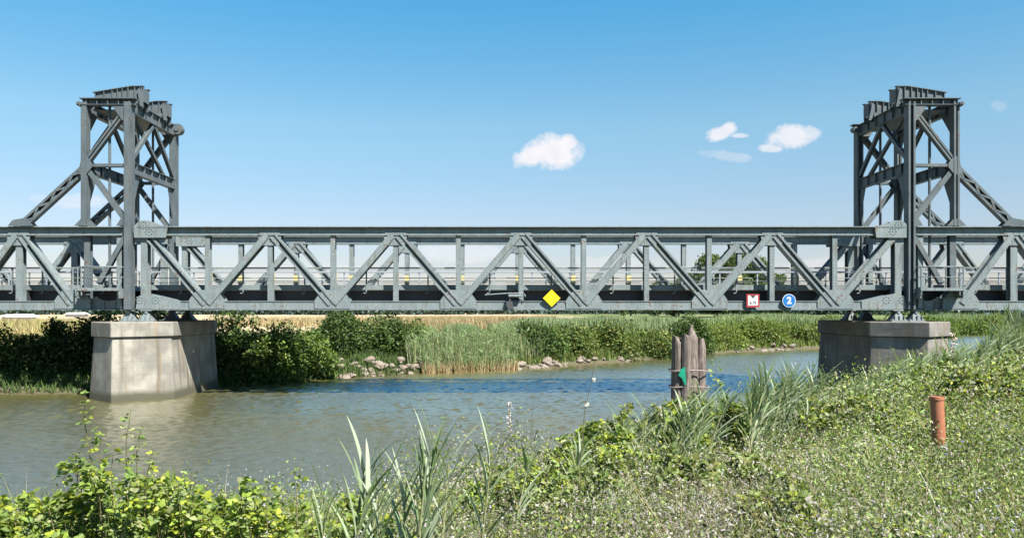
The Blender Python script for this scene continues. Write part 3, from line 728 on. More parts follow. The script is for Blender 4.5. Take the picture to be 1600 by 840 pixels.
m = MB(); r_ = .45; m.prism([(cx - r_, yS, cz), (cx, yS, cz - r_), (cx + r_, yS, cz), (cx, yS, cz + r_)], (0, 1, 0), .03); m.build('board', YELLOW, D)
m = MB(); m.box(cx - .03, cx + .03, yS + .032, yS + .16, cz - .3, cz + .05); m.build('bracket', STEEL, D)
cx, cz = px(1176.5, 469.5, yS)
D = empty('clearance_sign', (cx, yS, cz), 'white square board with red border, black triangle and 6.75', 'sign')
m = MB(); m.box(cx - .33, cx + .33, yS, yS + .03, cz - .34, cz + .34); m.build('board', RED, D)
m = MB(); m.box(cx - .25, cx + .25, yS - .006, yS - .002, cz - .24, cz + .27); m.build('face', WHITE, D)
m = MB(); m.prism([(cx - .13, yS - .012, cz + .272), (cx + .13, yS - .012, cz + .272), (cx, yS - .012, cz + .11)], (0, 1, 0), .004); m.build('arrow_mark', BLACK, D)
text('numeral', '6.75', .21, cx, yS - .012, cz - .11, BLACK, D, .002, .004)
m = MB(); m.box(cx - .03, cx + .03, yS + .032, yS + .16, cz - .3, cz + .0); m.build('bracket', STEEL, D)
cx, cz = px(1233, 469.5, yS)
D = empty('round_sign', (cx, yS, cz), 'round blue board with a thin pale rim and a white 2', 'sign')
m = MB(); m.tube([(cx, yS, cz), (cx, yS + .03, cz)], .345, 32, smooth=False); m.build('rim', WHITE, D)
m = MB(); m.tube([(cx, yS - .006, cz), (cx, yS - .001, cz)], .315, 32, smooth=False); m.build('face', BLUE, D)
text('numeral', '2', .48, cx, yS - .012, cz - .0, WHITE, D, .002, .02)
m = MB(); m.box(cx - .03, cx + .03, yS + .032, yS + .16, cz - .3, cz + .0); m.build('bracket', STEEL, D)
# under-deck lamp on a swan-neck bracket
cx, _ = px(797, 460, yS)
D = empty('navigation_lamp', (cx, yS, .5), 'grey lamp arm with a dark bracket shoe near the yellow board', 'lamp')
m = MB(); m.tube([(cx - 1.3, yS + .1, .78), (cx - .1, yS + .02, .86), (cx + .62, yS, .86), (cx + .74, yS, .82), (cx + .78, yS, .68)], .035, 8); m.build('arm', STEEL, D)
m = MB(); m.box(cx - .1, cx + .62, yS - .12, yS + .12, .66, .80); m.build('lamp_body', STEEL, D, bevel=.03)
m = MB(); m.prism([(cx - .22, yS - .05, .45), (cx + .12, yS - .05, .45), (cx + .2, yS - .05, .03), (cx - .1, yS - .05, .03), (cx - .18, yS - .05, .2)], (0, 1, 0), .16)
m.box(cx - .05, cx + .03, yS - .04, yS + .06, .45, .7); m.build('bracket', DARKSTEEL, D)

# ------------------------------------------------------------------ timber dolphin in the river
D = empty('mooring_dolphin', (9.35, 31.2, WATER), 'cluster of grey rotting timber piles strapped together, standing in the water', 'mooring piles')
def pile(x, y, r, top, shape, lab, tilt=0.0, tip=0.0):
    m = MB(); k = 10; rows = 26; vs = []
    for a in range(rows):
        f = a / (rows - 1); z = -6 + (top + 6) * f
        for q in range(k):
            th = 2 * math.pi * q / k + .3
            rr = r * (1 - .12 * f) * (1 + .13 * mnoise.noise(Vector((math.cos(th) * 1.5 + x * 3, math.sin(th) * 1.5, z * .5))))
            if shape: rr *= 1 / max(abs(math.cos(th - .6)), abs(math.sin(th - .6))) * .86
            tp = 0
            if f > .93: rr *= 1 - tip * (f - .93) / .07; tp = .35 * mnoise.noise(Vector((x * 7, q * .9, 1))) * (f - .93) / .07
            vs.append((x + math.cos(th) * rr + tilt * (z + 4.5), y + math.sin(th) * rr, z + tp))
    fs = [(a * k + q, a * k + (q + 1) % k, (a + 1) * k + (q + 1) % k, (a + 1) * k + q) for a in range(rows - 1) for q in range(k)]
    fs.append(tuple(range((rows - 1) * k, rows * k))); m.add(vs, fs, False); m.build('pile', WOOD, D, lab)
sc_ = 31.2 / 1250
pile(7.18, 31.15, .235, -1.12, True, 'dark broken-topped pile with green paint')
pile(7.50, 31.0, .205, -1.07, False, 'pale upright pile beside the green mark')
pile(7.83, 31.25, .25, -.68, False, 'tallest pile, tapering to a point', tilt=-.012, tip=.75)
pile(8.16, 31.3, .2, -1.12, False, 'slim pile with a rounded top', tip=.5)
pile(7.6, 31.6, .18, -1.3, False, None)
D.location = (7.65, 31.2, WATER)
for c_ in D.children: c_.location = (-7.65, -31.2, -WATER)
for z in (-2.35, -2.98):
    m = MB(); pts = []
    for q in range(25):
        th = 2 * math.pi * q / 24; pts.append((7.66 + .76 * math.copysign(abs(math.cos(th)) ** .6, math.cos(th)), 31.27 + .40 * math.copysign(abs(math.sin(th)) ** .6, math.sin(th)), z + .02 * math.sin(th * 3)))
    m.tube(pts, .028, 6, caps=False); m.build('strap', BAND, D)
m = MB(); m.prism([(7.22, 30.80, -2.30), (7.40, 30.78, -2.18), (7.44, 30.78, -2.85), (7.40, 30.79, -2.9), (7.28, 30.80, -2.62), (7.15, 30.82, -2.52)], (0, 1, 0), .03); m.build('green_mark', GREENP, D)

# ------------------------------------------------------------------ orange pipe post on the bank
gz = float(H(6.66, 12.0)[0])
D = empty('marker_pipe', (6.66, 12.0, gz), 'leaning orange-brown plastic pipe standing in the weeds on the near bank', 'pipe post')
m = MB(); x, y = 6.66, 12.0; lean = -.045
pts = [(x - lean * (q - -1.3) * -1, y, q) for q in (-2.75, -2.2, -1.9, -1.6, -1.3)]
m.tube(pts, .094, 24, caps=False)
m.tube([(pts[-1][0], y, -1.34), (pts[-1][0], y, -1.298)], .104, 24, caps=False); m.tube([(pts[-1][0], y, -1.298), (pts[-1][0], y, -1.36)], .084, 24)
m.build('pipe', ORANGE, D)
m = MB(); m.tube([(pts[0][0] + .0, y - .0, -2.74), (pts[1][0] + .006, y, -2.0)], .1, 20, caps=False); m.build('white_base', WHITE, D)

# ------------------------------------------------------------------ vegetation machinery
def norm(v): return v / np.maximum(np.linalg.norm(v, axis=1, keepdims=True), 1e-9)
def leaves(C, D, Nn, Ln, Wd, col, shape='diamond', fold=.25):
    """instances a small leaf blade at every C; returns verts, faces, tint"""
    D = norm(D); S = norm(np.cross(D, Nn)); Nn = np.cross(S, D)
    if shape == 'diamond':
        T = np.array([(0, 0, 0), (.5, .5, fold), (1, 0, 0), (.5, -.5, fold)]); F = np.array([(0, 1, 2), (0, 2, 3)])
    elif shape == 'ovate':
        T = np.array([(0, 0, 0), (.25, .42, fold * .7), (.65, .38, fold * .6), (1, 0, -.08), (.65, -.38, fold * .6), (.25, -.42, fold * .7), (.5, 0, .04)])
        F = np.array([(0, 1, 6), (1, 2, 6), (2, 3, 6), (3, 4, 6), (4, 5, 6), (5, 0, 6)])
    elif shape == 'blade':
        T = np.array([(0, -.5, 0), (0, .5, 0), (.5, .38, .0), (.5, -.38, .0), (1, 0, -.12)]); F = np.array([(0, 1, 2), (0, 2, 3), (3, 2, 4)])
    n = len(C); k = len(T)
    V_ = C[:, None, :] + D[:, None, :] * (T[None, :, 0, None] * Ln[:, None, None]) + S[:, None, :] * (T[None, :, 1, None] * Wd[:, None, None]) + Nn[:, None, :] * (T[None, :, 2, None] * Wd[:, None, None])
    Fc = (F[None] + (np.arange(n) * k)[:, None, None]).reshape(-1, 3)
    return V_.reshape(-1, 3), Fc, np.repeat(col, k, 0)
def merge(parts):
    vs, fs, cs = [], [], []; o = 0
    for v, f, c in parts: vs.append(v); fs.append(f + o); cs.append(c); o += len(v)
    return np.concatenate(vs), np.concatenate(fs), np.concatenate(cs)
def rdir(n, up=0.0, rng=RNG):
    v = rng.normal(size=(n, 3)); v = norm(v); v[:, 2] += up; return norm(v)
def palette(n, cols, rng=RNG, jit=.22):
    cols = np.array(cols); k = rng.integers(0, len(cols), n); c = cols[k] * (1 + rng.normal(0, jit, (n, 1))); c *= 1 + rng.normal(0, .05, (n, 3))
    return np.clip(c, .004, .95)
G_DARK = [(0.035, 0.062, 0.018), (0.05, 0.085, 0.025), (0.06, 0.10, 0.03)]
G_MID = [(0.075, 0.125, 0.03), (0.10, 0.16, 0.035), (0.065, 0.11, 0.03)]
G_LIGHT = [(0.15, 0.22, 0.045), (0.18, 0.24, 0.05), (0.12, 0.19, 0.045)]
G_OLIVE = [(0.15, 0.18, 0.045), (0.10, 0.135, 0.035), (0.21, 0.22, 0.06)]
G_YEL = [(0.30, 0.34, 0.04), (0.24, 0.32, 0.05)]
G_NEAR = [(0.18, 0.245, 0.07), (0.22, 0.27, 0.095), (0.14, 0.20, 0.06), (0.26, 0.28, 0.13)]
PALE = [(0.36, 0.33, 0.29), (0.28, 0.265, 0.20), (0.44, 0.40, 0.39), (0.22, 0.19, 0.15)]
DRY = [(0.36, 0.28, 0.15), (0.28, 0.215, 0.11), (0.43, 0.345, 0.20)]

def ell_bush(name, x, y, rx, ry, rz, n, size, cols, label, group, seed, zb=None, sink=.25, cat='bush', lob=16):
    """bush: leaves on the skins of many overlapping lobes, plus woody stems"""
    rng = np.random.default_rng(seed)
    if zb is None: zb = float(H(x, y)[0])
    T = empty(name, (x, y, zb), label, cat, group)
    lc = rng.normal(size=(lob, 3)); lc = norm(lc) * rng.uniform(.35, .8, (lob, 1)); lc[:, 2] = np.abs(lc[:, 2]) * .95 - .05
    lr = rng.uniform(.26, .48, lob); ltone = rng.normal(1, .16, lob)
    per = rng.choice(lob, n, p=lr ** 2 / (lr ** 2).sum()); d = rdir(n, .15, rng)
    rad = lr[per] * (1 - np.abs(rng.normal(0, .16, n))) ; rad += rng.exponential(.035, n)
    P = lc[per] + d * rad[:, None]
    P = P * np.array([rx, ry, rz]) + np.array([x, y, zb - sink * rz * 0])
    gh = H(P[:, 0], P[:, 1]); P[:, 2] = np.maximum(P[:, 2], np.maximum(gh, WATER) + .03)
    D_ = norm(d * .7 + rdir(n, -.15, rng)); Nn = norm(d + rdir(n, .4, rng) * .7)
    s = size * rng.uniform(.6, 1.35, n)
    col = palette(n, cols, rng) * ltone[per][:, None]
    v, f, c = leaves(P, D_, Nn, s, s * .62, np.clip(col, .004, .9))
    o = link('foliage', np_mesh('foliage', v, f, c), LEAF, T)
    m = MB()
    for k in range(min(lob, 9)):
        q = Vector(lc[k]) ; p1 = Vector((x + q.x * rx, y + q.y * ry, zb + q.z * rz)); p0 = Vector((x + q.x * rx * .2, y + q.y * ry * .2, zb - .2))
        m.tube([p0, p0.lerp(p1, .5) + Vector((0, 0, .1 * rz)), p1], [.05, .035, .015], 5, caps=False)
    m.build('stem', STEM, T)
    return T

def blades(P, ht, wd, cols, rng, lean=.18, seg=3, bend=.25):
    """upright grass or reed blades, tapered strips"""
    n = len(P); th = rng.uniform(0, 2 * np.pi, n); side = np.stack([np.cos(th), np.sin(th), np.zeros(n)], 1)
    le = rng.normal(0, lean, (n, 2)); bd = rng.normal(0, bend, (n, 2)); vs = []
    for k in range(seg + 1):
        t = k / seg; c = P.copy(); c[:, 0] += (le[:, 0] * t + bd[:, 0] * t * t) * ht; c[:, 1] += (le[:, 1] * t + bd[:, 1] * t * t) * ht
        c[:, 2] += ht * t * (1 - .12 * t * (np.abs(bd).sum(1)))
        w_ = wd * (1 - t ** 1.6) * .5
        if k == seg: vs.append(c)
        else: vs.append(c - side * w_[:, None]); vs.append(c + side * w_[:, None])
    K = len(vs); V_ = np.stack(vs, 1).reshape(-1, 3); F = []
    for k in range(seg - 1): a = 2 * k; F += [(a, a + 1, a + 3), (a, a + 3, a + 2)]
    a = 2 * (seg - 1); F.append((a, a + 1, a + 2)); F = np.array(F)
    Fc = (F[None] + (np.arange(n) * K)[:, None, None]).reshape(-1, 3)
    return V_, Fc, np.repeat(palette(n, cols, rng), K, 0)

# ------------------------------------------------------------------ far bank
def U2(xp, yy): return (xp - 770) / 1250 * yy
fb = 'bushes along the far bank'
B = [  # px centre, depth, rx, ry, rz, n, leaf, palette, label
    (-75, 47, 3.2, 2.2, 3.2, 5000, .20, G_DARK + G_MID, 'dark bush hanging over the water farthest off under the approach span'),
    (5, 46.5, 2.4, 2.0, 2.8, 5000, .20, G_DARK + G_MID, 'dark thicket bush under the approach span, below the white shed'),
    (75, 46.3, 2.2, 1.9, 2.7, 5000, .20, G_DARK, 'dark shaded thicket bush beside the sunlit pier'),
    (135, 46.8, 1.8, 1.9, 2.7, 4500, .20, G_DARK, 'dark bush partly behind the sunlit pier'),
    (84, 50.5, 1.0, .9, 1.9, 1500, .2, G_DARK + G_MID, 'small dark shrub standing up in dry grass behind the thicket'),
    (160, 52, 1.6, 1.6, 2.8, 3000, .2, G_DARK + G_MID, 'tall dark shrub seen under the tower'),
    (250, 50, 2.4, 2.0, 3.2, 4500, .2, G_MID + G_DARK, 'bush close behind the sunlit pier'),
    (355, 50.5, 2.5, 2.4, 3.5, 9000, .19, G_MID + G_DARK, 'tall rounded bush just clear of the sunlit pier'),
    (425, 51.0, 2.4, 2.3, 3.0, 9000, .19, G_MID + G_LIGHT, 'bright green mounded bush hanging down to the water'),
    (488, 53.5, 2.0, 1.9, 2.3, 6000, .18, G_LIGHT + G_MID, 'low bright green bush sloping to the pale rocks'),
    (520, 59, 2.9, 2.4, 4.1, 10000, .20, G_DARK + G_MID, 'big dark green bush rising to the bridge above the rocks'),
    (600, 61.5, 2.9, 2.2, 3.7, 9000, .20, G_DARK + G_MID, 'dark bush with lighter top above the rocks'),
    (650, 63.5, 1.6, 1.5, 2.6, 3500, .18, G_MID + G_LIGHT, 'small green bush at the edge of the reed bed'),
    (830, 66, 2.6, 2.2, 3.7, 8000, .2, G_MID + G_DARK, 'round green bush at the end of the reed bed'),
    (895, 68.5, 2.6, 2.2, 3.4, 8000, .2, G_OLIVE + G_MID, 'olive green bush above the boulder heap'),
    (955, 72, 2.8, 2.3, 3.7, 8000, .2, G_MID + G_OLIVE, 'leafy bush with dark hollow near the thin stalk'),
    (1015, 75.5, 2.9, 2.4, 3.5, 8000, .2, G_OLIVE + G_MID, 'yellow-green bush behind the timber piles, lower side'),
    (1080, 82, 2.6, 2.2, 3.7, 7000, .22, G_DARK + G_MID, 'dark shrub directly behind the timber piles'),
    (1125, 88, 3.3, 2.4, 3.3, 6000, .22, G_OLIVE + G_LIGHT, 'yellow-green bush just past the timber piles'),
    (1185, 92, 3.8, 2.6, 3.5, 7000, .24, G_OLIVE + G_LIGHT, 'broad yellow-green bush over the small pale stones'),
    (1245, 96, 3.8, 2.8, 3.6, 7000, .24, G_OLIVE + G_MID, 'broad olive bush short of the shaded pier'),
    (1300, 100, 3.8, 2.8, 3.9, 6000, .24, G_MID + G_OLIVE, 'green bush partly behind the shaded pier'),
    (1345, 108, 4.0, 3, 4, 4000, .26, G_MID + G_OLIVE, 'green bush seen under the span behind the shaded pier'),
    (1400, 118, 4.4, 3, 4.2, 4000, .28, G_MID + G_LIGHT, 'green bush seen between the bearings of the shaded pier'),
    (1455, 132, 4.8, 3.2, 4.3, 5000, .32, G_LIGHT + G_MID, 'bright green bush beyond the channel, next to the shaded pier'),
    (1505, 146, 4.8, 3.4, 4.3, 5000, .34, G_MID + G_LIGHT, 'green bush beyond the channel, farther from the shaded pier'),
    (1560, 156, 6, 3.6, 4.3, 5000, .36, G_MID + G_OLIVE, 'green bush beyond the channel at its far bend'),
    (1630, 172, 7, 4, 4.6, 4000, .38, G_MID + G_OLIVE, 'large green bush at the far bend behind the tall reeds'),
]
TOPS = [503, 512, 518, 512, 492, 486, 484, 483, 500, 528, 480, 484, 503, 500, 506, 493, 508, 488, 508, 500, 507, 498, 495, 493, 490, 492, 488, 487]
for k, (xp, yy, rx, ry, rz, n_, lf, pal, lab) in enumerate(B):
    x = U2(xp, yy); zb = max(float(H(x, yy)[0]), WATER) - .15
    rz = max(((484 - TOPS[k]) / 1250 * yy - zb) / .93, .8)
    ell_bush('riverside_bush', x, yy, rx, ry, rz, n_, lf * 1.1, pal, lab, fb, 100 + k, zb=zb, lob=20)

rng = np.random.default_rng(5)
def far_sample(n, xa, xb, da, db):
    """points on the far bank between depths da..db behind the shoreline, px range"""
    xp = rng.uniform(xa, xb, n); y0 = np.interp(xp, (FAR[3:16, 0] / FAR[3:16, 1]) * 1250 + 770, FAR[3:16, 1])
    yy = y0 + rng.uniform(da, db, n) * (1 + y0 / 90); return (xp - 770) / 1250 * yy, yy
# bank undergrowth
parts = []
for (xa, xb, da, db, n_, h, w_, pal) in [(-150, 340, 0, 6, 9000, .5, .07, G_DARK + G_MID), (330, 660, -.2, 6, 9000, .55, .07, G_MID + G_DARK), (780, 1060, .3, 7, 10000, .6, .08, G_MID + G_OLIVE), (1040, 1330, .3, 9, 12000, .7, .10, G_OLIVE + G_LIGHT), (1300, 1700, 0, 12, 10000, .9, .16, G_LIGHT + G_MID)]:
    x, y = far_sample(n_, xa, xb, da, db); z = H(x, y); k = z > WATER - .1
    P = np.stack([x, y, z], 1)[k]; parts.append(blades(P, h * rng.uniform(.5, 1.4, len(P)), np.full(len(P), w_), pal, rng, .3, 2))
v, f, c = merge(parts); tagp(link('undergrowth', np_mesh('undergrowth', v, f, c), BLADE), 'green grass and weeds covering the far bank down to the water', 'undergrowth', kind='stuff')
def patch0(x, y): return .5 + .5 * np.sin(x * 2.1 + 1.7 * np.sin(y * 1.3)) * np.sin(y * 1.9 + x * .6)
# reed bed
parts = []
x1, y1 = far_sample(5200, 662, 806, -.5, 3.2); x2, y2 = far_sample(1500, 636, 700, .3, 4.2); x3, y3 = far_sample(1800, 770, 850, .6, 5.0)
x = np.concatenate([x1, x2, x3]); y = np.concatenate([y1, y2, y3]); kk = rng.uniform(0, 1, len(x)) < .30 + .9 * patch0(x, y); x = x[kk]; y = y[kk]; z = np.maximum(H(x, y), WATER - .1); P = np.stack([x, y, z], 1)
h = rng.uniform(1.7, 3.0, len(P)) * np.clip(1 - .012 * (U2(700, 60) - x) * 0, .7, 1); h = np.minimum(h, (-1.0 - z)) * (.55 + .5 * (.5 + .5 * np.sin(x * 1.3) * np.sin(y * 1.1 + x * .4))) * rng.uniform(.8, 1.1, len(P))
parts.append(blades(P, h, np.full(len(P), .055), [(0.20, 0.27, 0.13), (0.15, 0.22, 0.09), (0.28, 0.32, 0.19), (0.32, 0.30, 0.16)], rng, .05, 3, .10))
k = rng.choice(len(P), 5000); Q = P[k] + rng.normal(0, .1, (len(k), 3)) * [1, 1, 0]; Q[:, 2] += rng.uniform(.3, .95, len(k)) * h[k]
parts.append(leaves(Q, rdir(len(k), .9, rng), rdir(len(k), .2, rng), rng.uniform(.3, .6, len(k)), np.full(len(k), .06), palette(len(k), [(0.18, 0.26, 0.11), (0.14, 0.22, 0.07)], rng), 'blade'))
x, y = far_sample(1500, 660, 810, -.6, -.1); z = np.full(len(x), WATER - .1); P = np.stack([x, y, z], 1)
parts.append(blades(P, rng.uniform(.5, 1.1, len(P)), np.full(len(P), .05), DRY, rng, .08, 2, .1))
v, f, c = merge(parts); tagp(link('reeds', np_mesh('reeds', v, f, c), BLADE), 'dense upright grey-green reed bed on the far bank between the bushes', 'reed bed', kind='stuff')
# fresh reeds behind, up to the bridge line
parts = []
for xa, xb, da, db, n_, hmax in ((760, 1060, 6, 12, 6000, -.55), (1040, 1340, 7, 16, 6000, -.5), (1440, 1700, 4, 16, 6000, -.5), (690, 800, 4, 7, 1800, -1.2)):
    x, y = far_sample(n_, xa, xb, da, db); z = H(x, y); P = np.stack([x, y, z], 1)
    h = np.minimum(rng.uniform(.9, 2.0, n_), hmax + .15 - z - .8 * (.5 + .5 * np.sin(x * .55 + 2 * np.sin(x * .23 + y * .1)))); h = np.maximum(h, .3)
    parts.append(blades(P, h, np.full(n_, .10), [(0.20, 0.27, 0.13), (0.16, 0.22, 0.09), (0.26, 0.31, 0.17)], rng, .12, 3, .15))
v, f, c = merge(parts); tagp(link('tall_grass', np_mesh('tall_grass', v, f, c), BLADE), 'tall green grass along the top of the far bank behind the bushes', 'tall grass', kind='stuff')
# dry straw-coloured grass on the bank top
parts = []
for xa, xb, da, db, n_ in ((-200, 170, 3.2, 14, 16000), (330, 620, 9, 24, 6000), (600, 870, 6.5, 22, 20000), (640, 720, 4.5, 8, 3000)):
    x, y = far_sample(n_, xa, xb, da, db); z = H(x, y); P = np.stack([x, y, z], 1)
    h = np.clip(rng.uniform(.35, 1.0, n_), .2, np.maximum(-.55 - z, .25)); dd = y
    parts.append(blades(P, h, np.full(n_, .06), DRY if xa > 0 else DRY + [(0.36, 0.36, 0.12), (0.30, 0.33, 0.10)], rng, .2, 2, .25))
v, f, c = merge(parts); tagp(link('dry_grass', np_mesh('dry_grass', v, f, c), BLADE), 'straw-coloured dry grass on top of the far bank', 'dry grass', kind='stuff')

# far-off hedge line closing the fields
n_ = 60000; th = rng.uniform(-.95, .95, n_); rr_ = 250 + rng.uniform(0, 25, n_) + 20 * np.sin(th * 9); top = 2.2 + 1.6 * np.sin(th * 37 + 2 * np.sin(th * 91)) ** 2 + .8 * np.sin(th * 160)
x = np.sin(th) * rr_; y = np.cos(th) * rr_; P = np.stack([x, y, H(x, y) + top * rng.uniform(0, 1, n_) ** .8], 1); sz = rng.uniform(.8, 1.6, n_)
v, f, c = leaves(P, rdir(n_, 0, rng), rdir(n_, .4, rng), sz, sz * .7, palette(n_, [(0.075, 0.12, 0.10), (0.09, 0.13, 0.12)], rng)); tagp(link('treeline', np_mesh('treeline', v, f, c), LEAF), 'thin blue-green hedge line far off across the fields', 'hedge line', kind='stuff')  # bluish leaf colours stand in for haze over the fields

# rocks
ROCK = plain('pale_limestone', (0.20, 0.165, 0.135), .9, 3, .3, .7)
def rock_mesh(seed):
    import bmesh
    bm = bmesh.new(); bmesh.ops.create_icosphere(bm, subdivisions=2, radius=1)
    for v in bm.verts:
        c = v.co.copy(); q = mnoise.voronoi(c * 1.1 + Vector((seed * 3.1, 0, 0)))[0][0]; v.co = c * (.75 + .45 * q + .15 * mnoise.noise(c * 2.5 + Vector((seed, 0, 0))))
    me = bpy.data.meshes.new('rock'); bm.to_mesh(me); bm.free(); me.materials.append(ROCK); return me
RM = [rock_mesh(k) for k in range(7)]
rr = random.Random(3)
def rocks(xa, xb, n, smin, smax, lab, dmin=-.4, dmax=1.0):
    for k in range(n):
        xp = rr.uniform(xa, xb); y0 = float(np.interp(xp, (FAR[3:16, 0] / FAR[3:16, 1]) * 1250 + 770, FAR[3:16, 1])); d = rr.uniform(dmin, dmax); y = y0 + d; x = U2(xp, y)
        s_ = rr.uniform(smin, smax) * (1.3 if rr.random() < .15 else 1)
        o = bpy.data.objects.new('rock', rr.choice(RM)); COL.objects.link(o)
        o.location = (x, y, max(float(H(x, y)[0]), WATER) + s_ * .0 + (.25 * max(d, 0) if d > .3 else 0)); o.scale = (s_ * rr.uniform(.9, 1.7), s_, s_ * rr.uniform(.5, .8)); o.rotation_euler = (rr.uniform(-.3, .3), rr.uniform(-.3, .3), rr.uniform(0, 6))
        tagp(o, lab, 'rock', 'pale rocks at the waterline of the far bank: ' + lab)
rocks(528, 660, 40, .14, .34, 'pale rock in the heap below the big dark bush', -.3, 2.0)
rocks(765, 860, 22, .14, .34, 'pale boulder at the water under the olive green bush')
rocks(860, 1000, 20, .12, .28, 'small rock at the waterline between boulder heap and piles', -.2, .8)
rocks(1140, 1240, 18, .15, .32, 'small pale stone at the foot of the yellow-green bushes')

# sheds far behind the left bank
def shed(xp, y, w_, h_, lab, mt=BUILD):
    x = U2(xp, y); z = float(H(x, y)[0]); T = empty('farm_shed', (x, y, z), lab, 'building', None)
    m = MB(); m.box(x - w_ / 2, x + w_ / 2, y, y + w_ * 1.6, z, z + h_ * .6); m.build('wall', mt, T)
    m = MB(); m.prism([(x - w_ / 2 - .3, y - .3, z + h_ * .6), (x + w_ / 2 + .3, y - .3, z + h_ * .6), (x + w_ * .2, y - .3, z + h_), (x - w_ * .2, y - .3, z + h_)], (0, 1, 0), w_ * 1.6 + .6); m.build('roof', mt, T)
shed(17, 96, 2.2, .95, 'low white shed beyond the dry grass under the approach span')
shed(112, 150, 2.4, 1.0, 'tiny pale shed far beyond the dry grass')

# background tree
def tree(xp, y, ht, rad, label, seed, n=34000, trunk=True):
    rng2 = np.random.default_rng(seed); x = U2(xp, y); zb = float(H(x, y)[0]); T = empty('tree', (x, y, zb), label, 'tree', 'trees in the field behind the bridge')
    lob = 34; c = rng2.normal(size=(lob, 3)); c = norm(c) * rng2.uniform(.35, .95, (lob, 1)) ** .6
    lc = c * [rad, rad * .8, ht * .47] + [x, y, zb + ht * .50]; lr = rng2.uniform(.16, .30, lob) * rad
    per = rng2.choice(lob, n, p=lr ** 2 / (lr ** 2).sum()); d = rdir(n, .1, rng2)
    P = lc[per] + d * (lr[per] * (1 - np.abs(rng2.normal(0, .2, n))) + rng2.exponential(.12, n))[:, None] * [1, 1, .8]
    P[:, 2] = np.maximum(P[:, 2], zb + .2)
    s = rng2.uniform(.28, .6, n); col = palette(n, [(0.11, 0.155, 0.06), (0.145, 0.19, 0.075), (0.08, 0.115, 0.045)], rng2) * rng2.normal(1, .15, lob)[per][:, None]
    v, f, cc = leaves(P, norm(d + rdir(n, -.2, rng2)), rdir(n, .5, rng2), s, s * .6, np.clip(col, .004, .9)); link('crown', np_mesh('crown', v, f, cc), LEAF, T)
    m = MB(); b0 = Vector((x, y, zb - .3)); m.tube([b0, b0 + Vector((.2, 0, ht * .2)), b0 + Vector((0, .2, ht * .5))], [rad * .06, rad * .05, rad * .03], 8)
    for k in range(12): m.tube([b0 + Vector((0, 0, ht * (.18 + .02 * k))), Vector(lc[k * 2]) * .5 + (b0 + Vector((0, 0, ht * .4))) * .5, Vector(lc[k * 2])], [rad * .03, rad * .02, rad * .006], 6, caps=False)
    m.build('trunk', BARK, T)
tree(1142, 150, 13.6, 8.3, 'large loose-crowned tree in the field seen through the truss near the round blue board', 41)
tree(1052, 165, 7.6, 6.2, 'lower spreading tree beside the large one, seen through the truss', 42, 9000)
tree(1212, 170, 9.2, 3.2, 'small tree at the thin side of the large one', 43, 6000)
tree(985, 190, 6.4, 4.0, 'small bushy tree well apart from the large one', 44, 5000)

# ------------------------------------------------------------------ near bank
def near_sample(n, ya, yb, ua, ub, pw):
    """points with more of them close to the viewer's end of the bank"""
    t = rng.uniform(0, 1, n); y = (ya ** (1 - pw) + t * (yb ** (1 - pw) - ya ** (1 - pw))) ** (1 / (1 - pw)); u = rng.uniform(ua, ub, n); x = u * y
    P = np.stack([x, y], 1); k = sdist(P, NEAR) > -.25; P = P[k]; return P[:, 0], P[:, 1]
def patch(x, y, s, o=0):
    return .5 + .5 * (np.sin(x * s + o + 1.9 * np.sin(y * s * .7 + o)) * np.sin(y * s * 1.2 - o + 1.3 * np.sin(x * s * .8)))
parts = []
x, y = near_sample(130000, 1.9, 70, -.72, .78, 1.35)
xr, yr = near_sample(42000, 1.2, 60, .78, 2.6, 1.3); xl, yl = near_sample(9000, 1.2, 18, -2.0, -.72, 1.3); x = np.concatenate([x, xr, xl]); y = np.concatenate([y, yr, yl])
r_ = np.hypot(x, y); dn = sdist(np.stack([x, y], 1), NEAR)
def clear(x, y): return np.where((np.abs(x - .555 * y) < .55) & (y > 7.5) & (y < 12.2), .45, 1.0)   # trodden strip before the pipe
u = x / y
hh = .20 + .50 * patch(x, y, .55, 4) ** 1.5 + .55 * patch(x, y, 1.7, 2) ** 2.5 + .45 * patch(x, y, 3.3, 5) ** 4; hh *= np.interp(r_, [2, 6, 14, 60], [.75, .85, 1.0, 1.5]); 
hh += .55 * np.exp(-np.maximum(dn, 0) / 2.2) * patch(x, y, 1.3, .6)
hh *= clear(x, y)
lsz = np.maximum(.036, r_ * .0040)
K = 6
n = len(x)
rep = np.repeat(np.arange(n), K); t = rng.beta(2.2, 1.1, n * K)
z = H(x, y)
off = rng.normal(0, 1, (n * K, 2)) * (.05 + .012 * r_[rep])[:, None]
C = np.stack([x[rep] + off[:, 0], y[rep] + off[:, 1], z[rep] + hh[rep] * t * rng.uniform(.8, 1.1, n * K)], 1)
s = lsz[rep] * rng.uniform(.6, 1.4, n * K)
pch = patch(x, y, .55, 1.2)[rep]; tone = (.62 + .62 * patch(x, y, .8, 2.2) ** .8 + .16 * patch(x, y, 3.1))[rep]; pal_a = palette(n * K, G_NEAR + G_OLIVE + G_YEL[:1] + PALE[1:2], rng, .3); pal_b = palette(n * K, G_NEAR + G_MID[1:2], rng, .3)
pal_y = palette(n * K, G_LIGHT + G_YEL, rng)
col = np.where((rng.uniform(0, 1, n * K) < pch)[:, None], pal_a, pal_b)
uu = u[rep]; left = rng.uniform(0, 1, n * K) < np.interp(uu, [-.35, -.1], [.75, 0]); col[left] = pal_y[left]
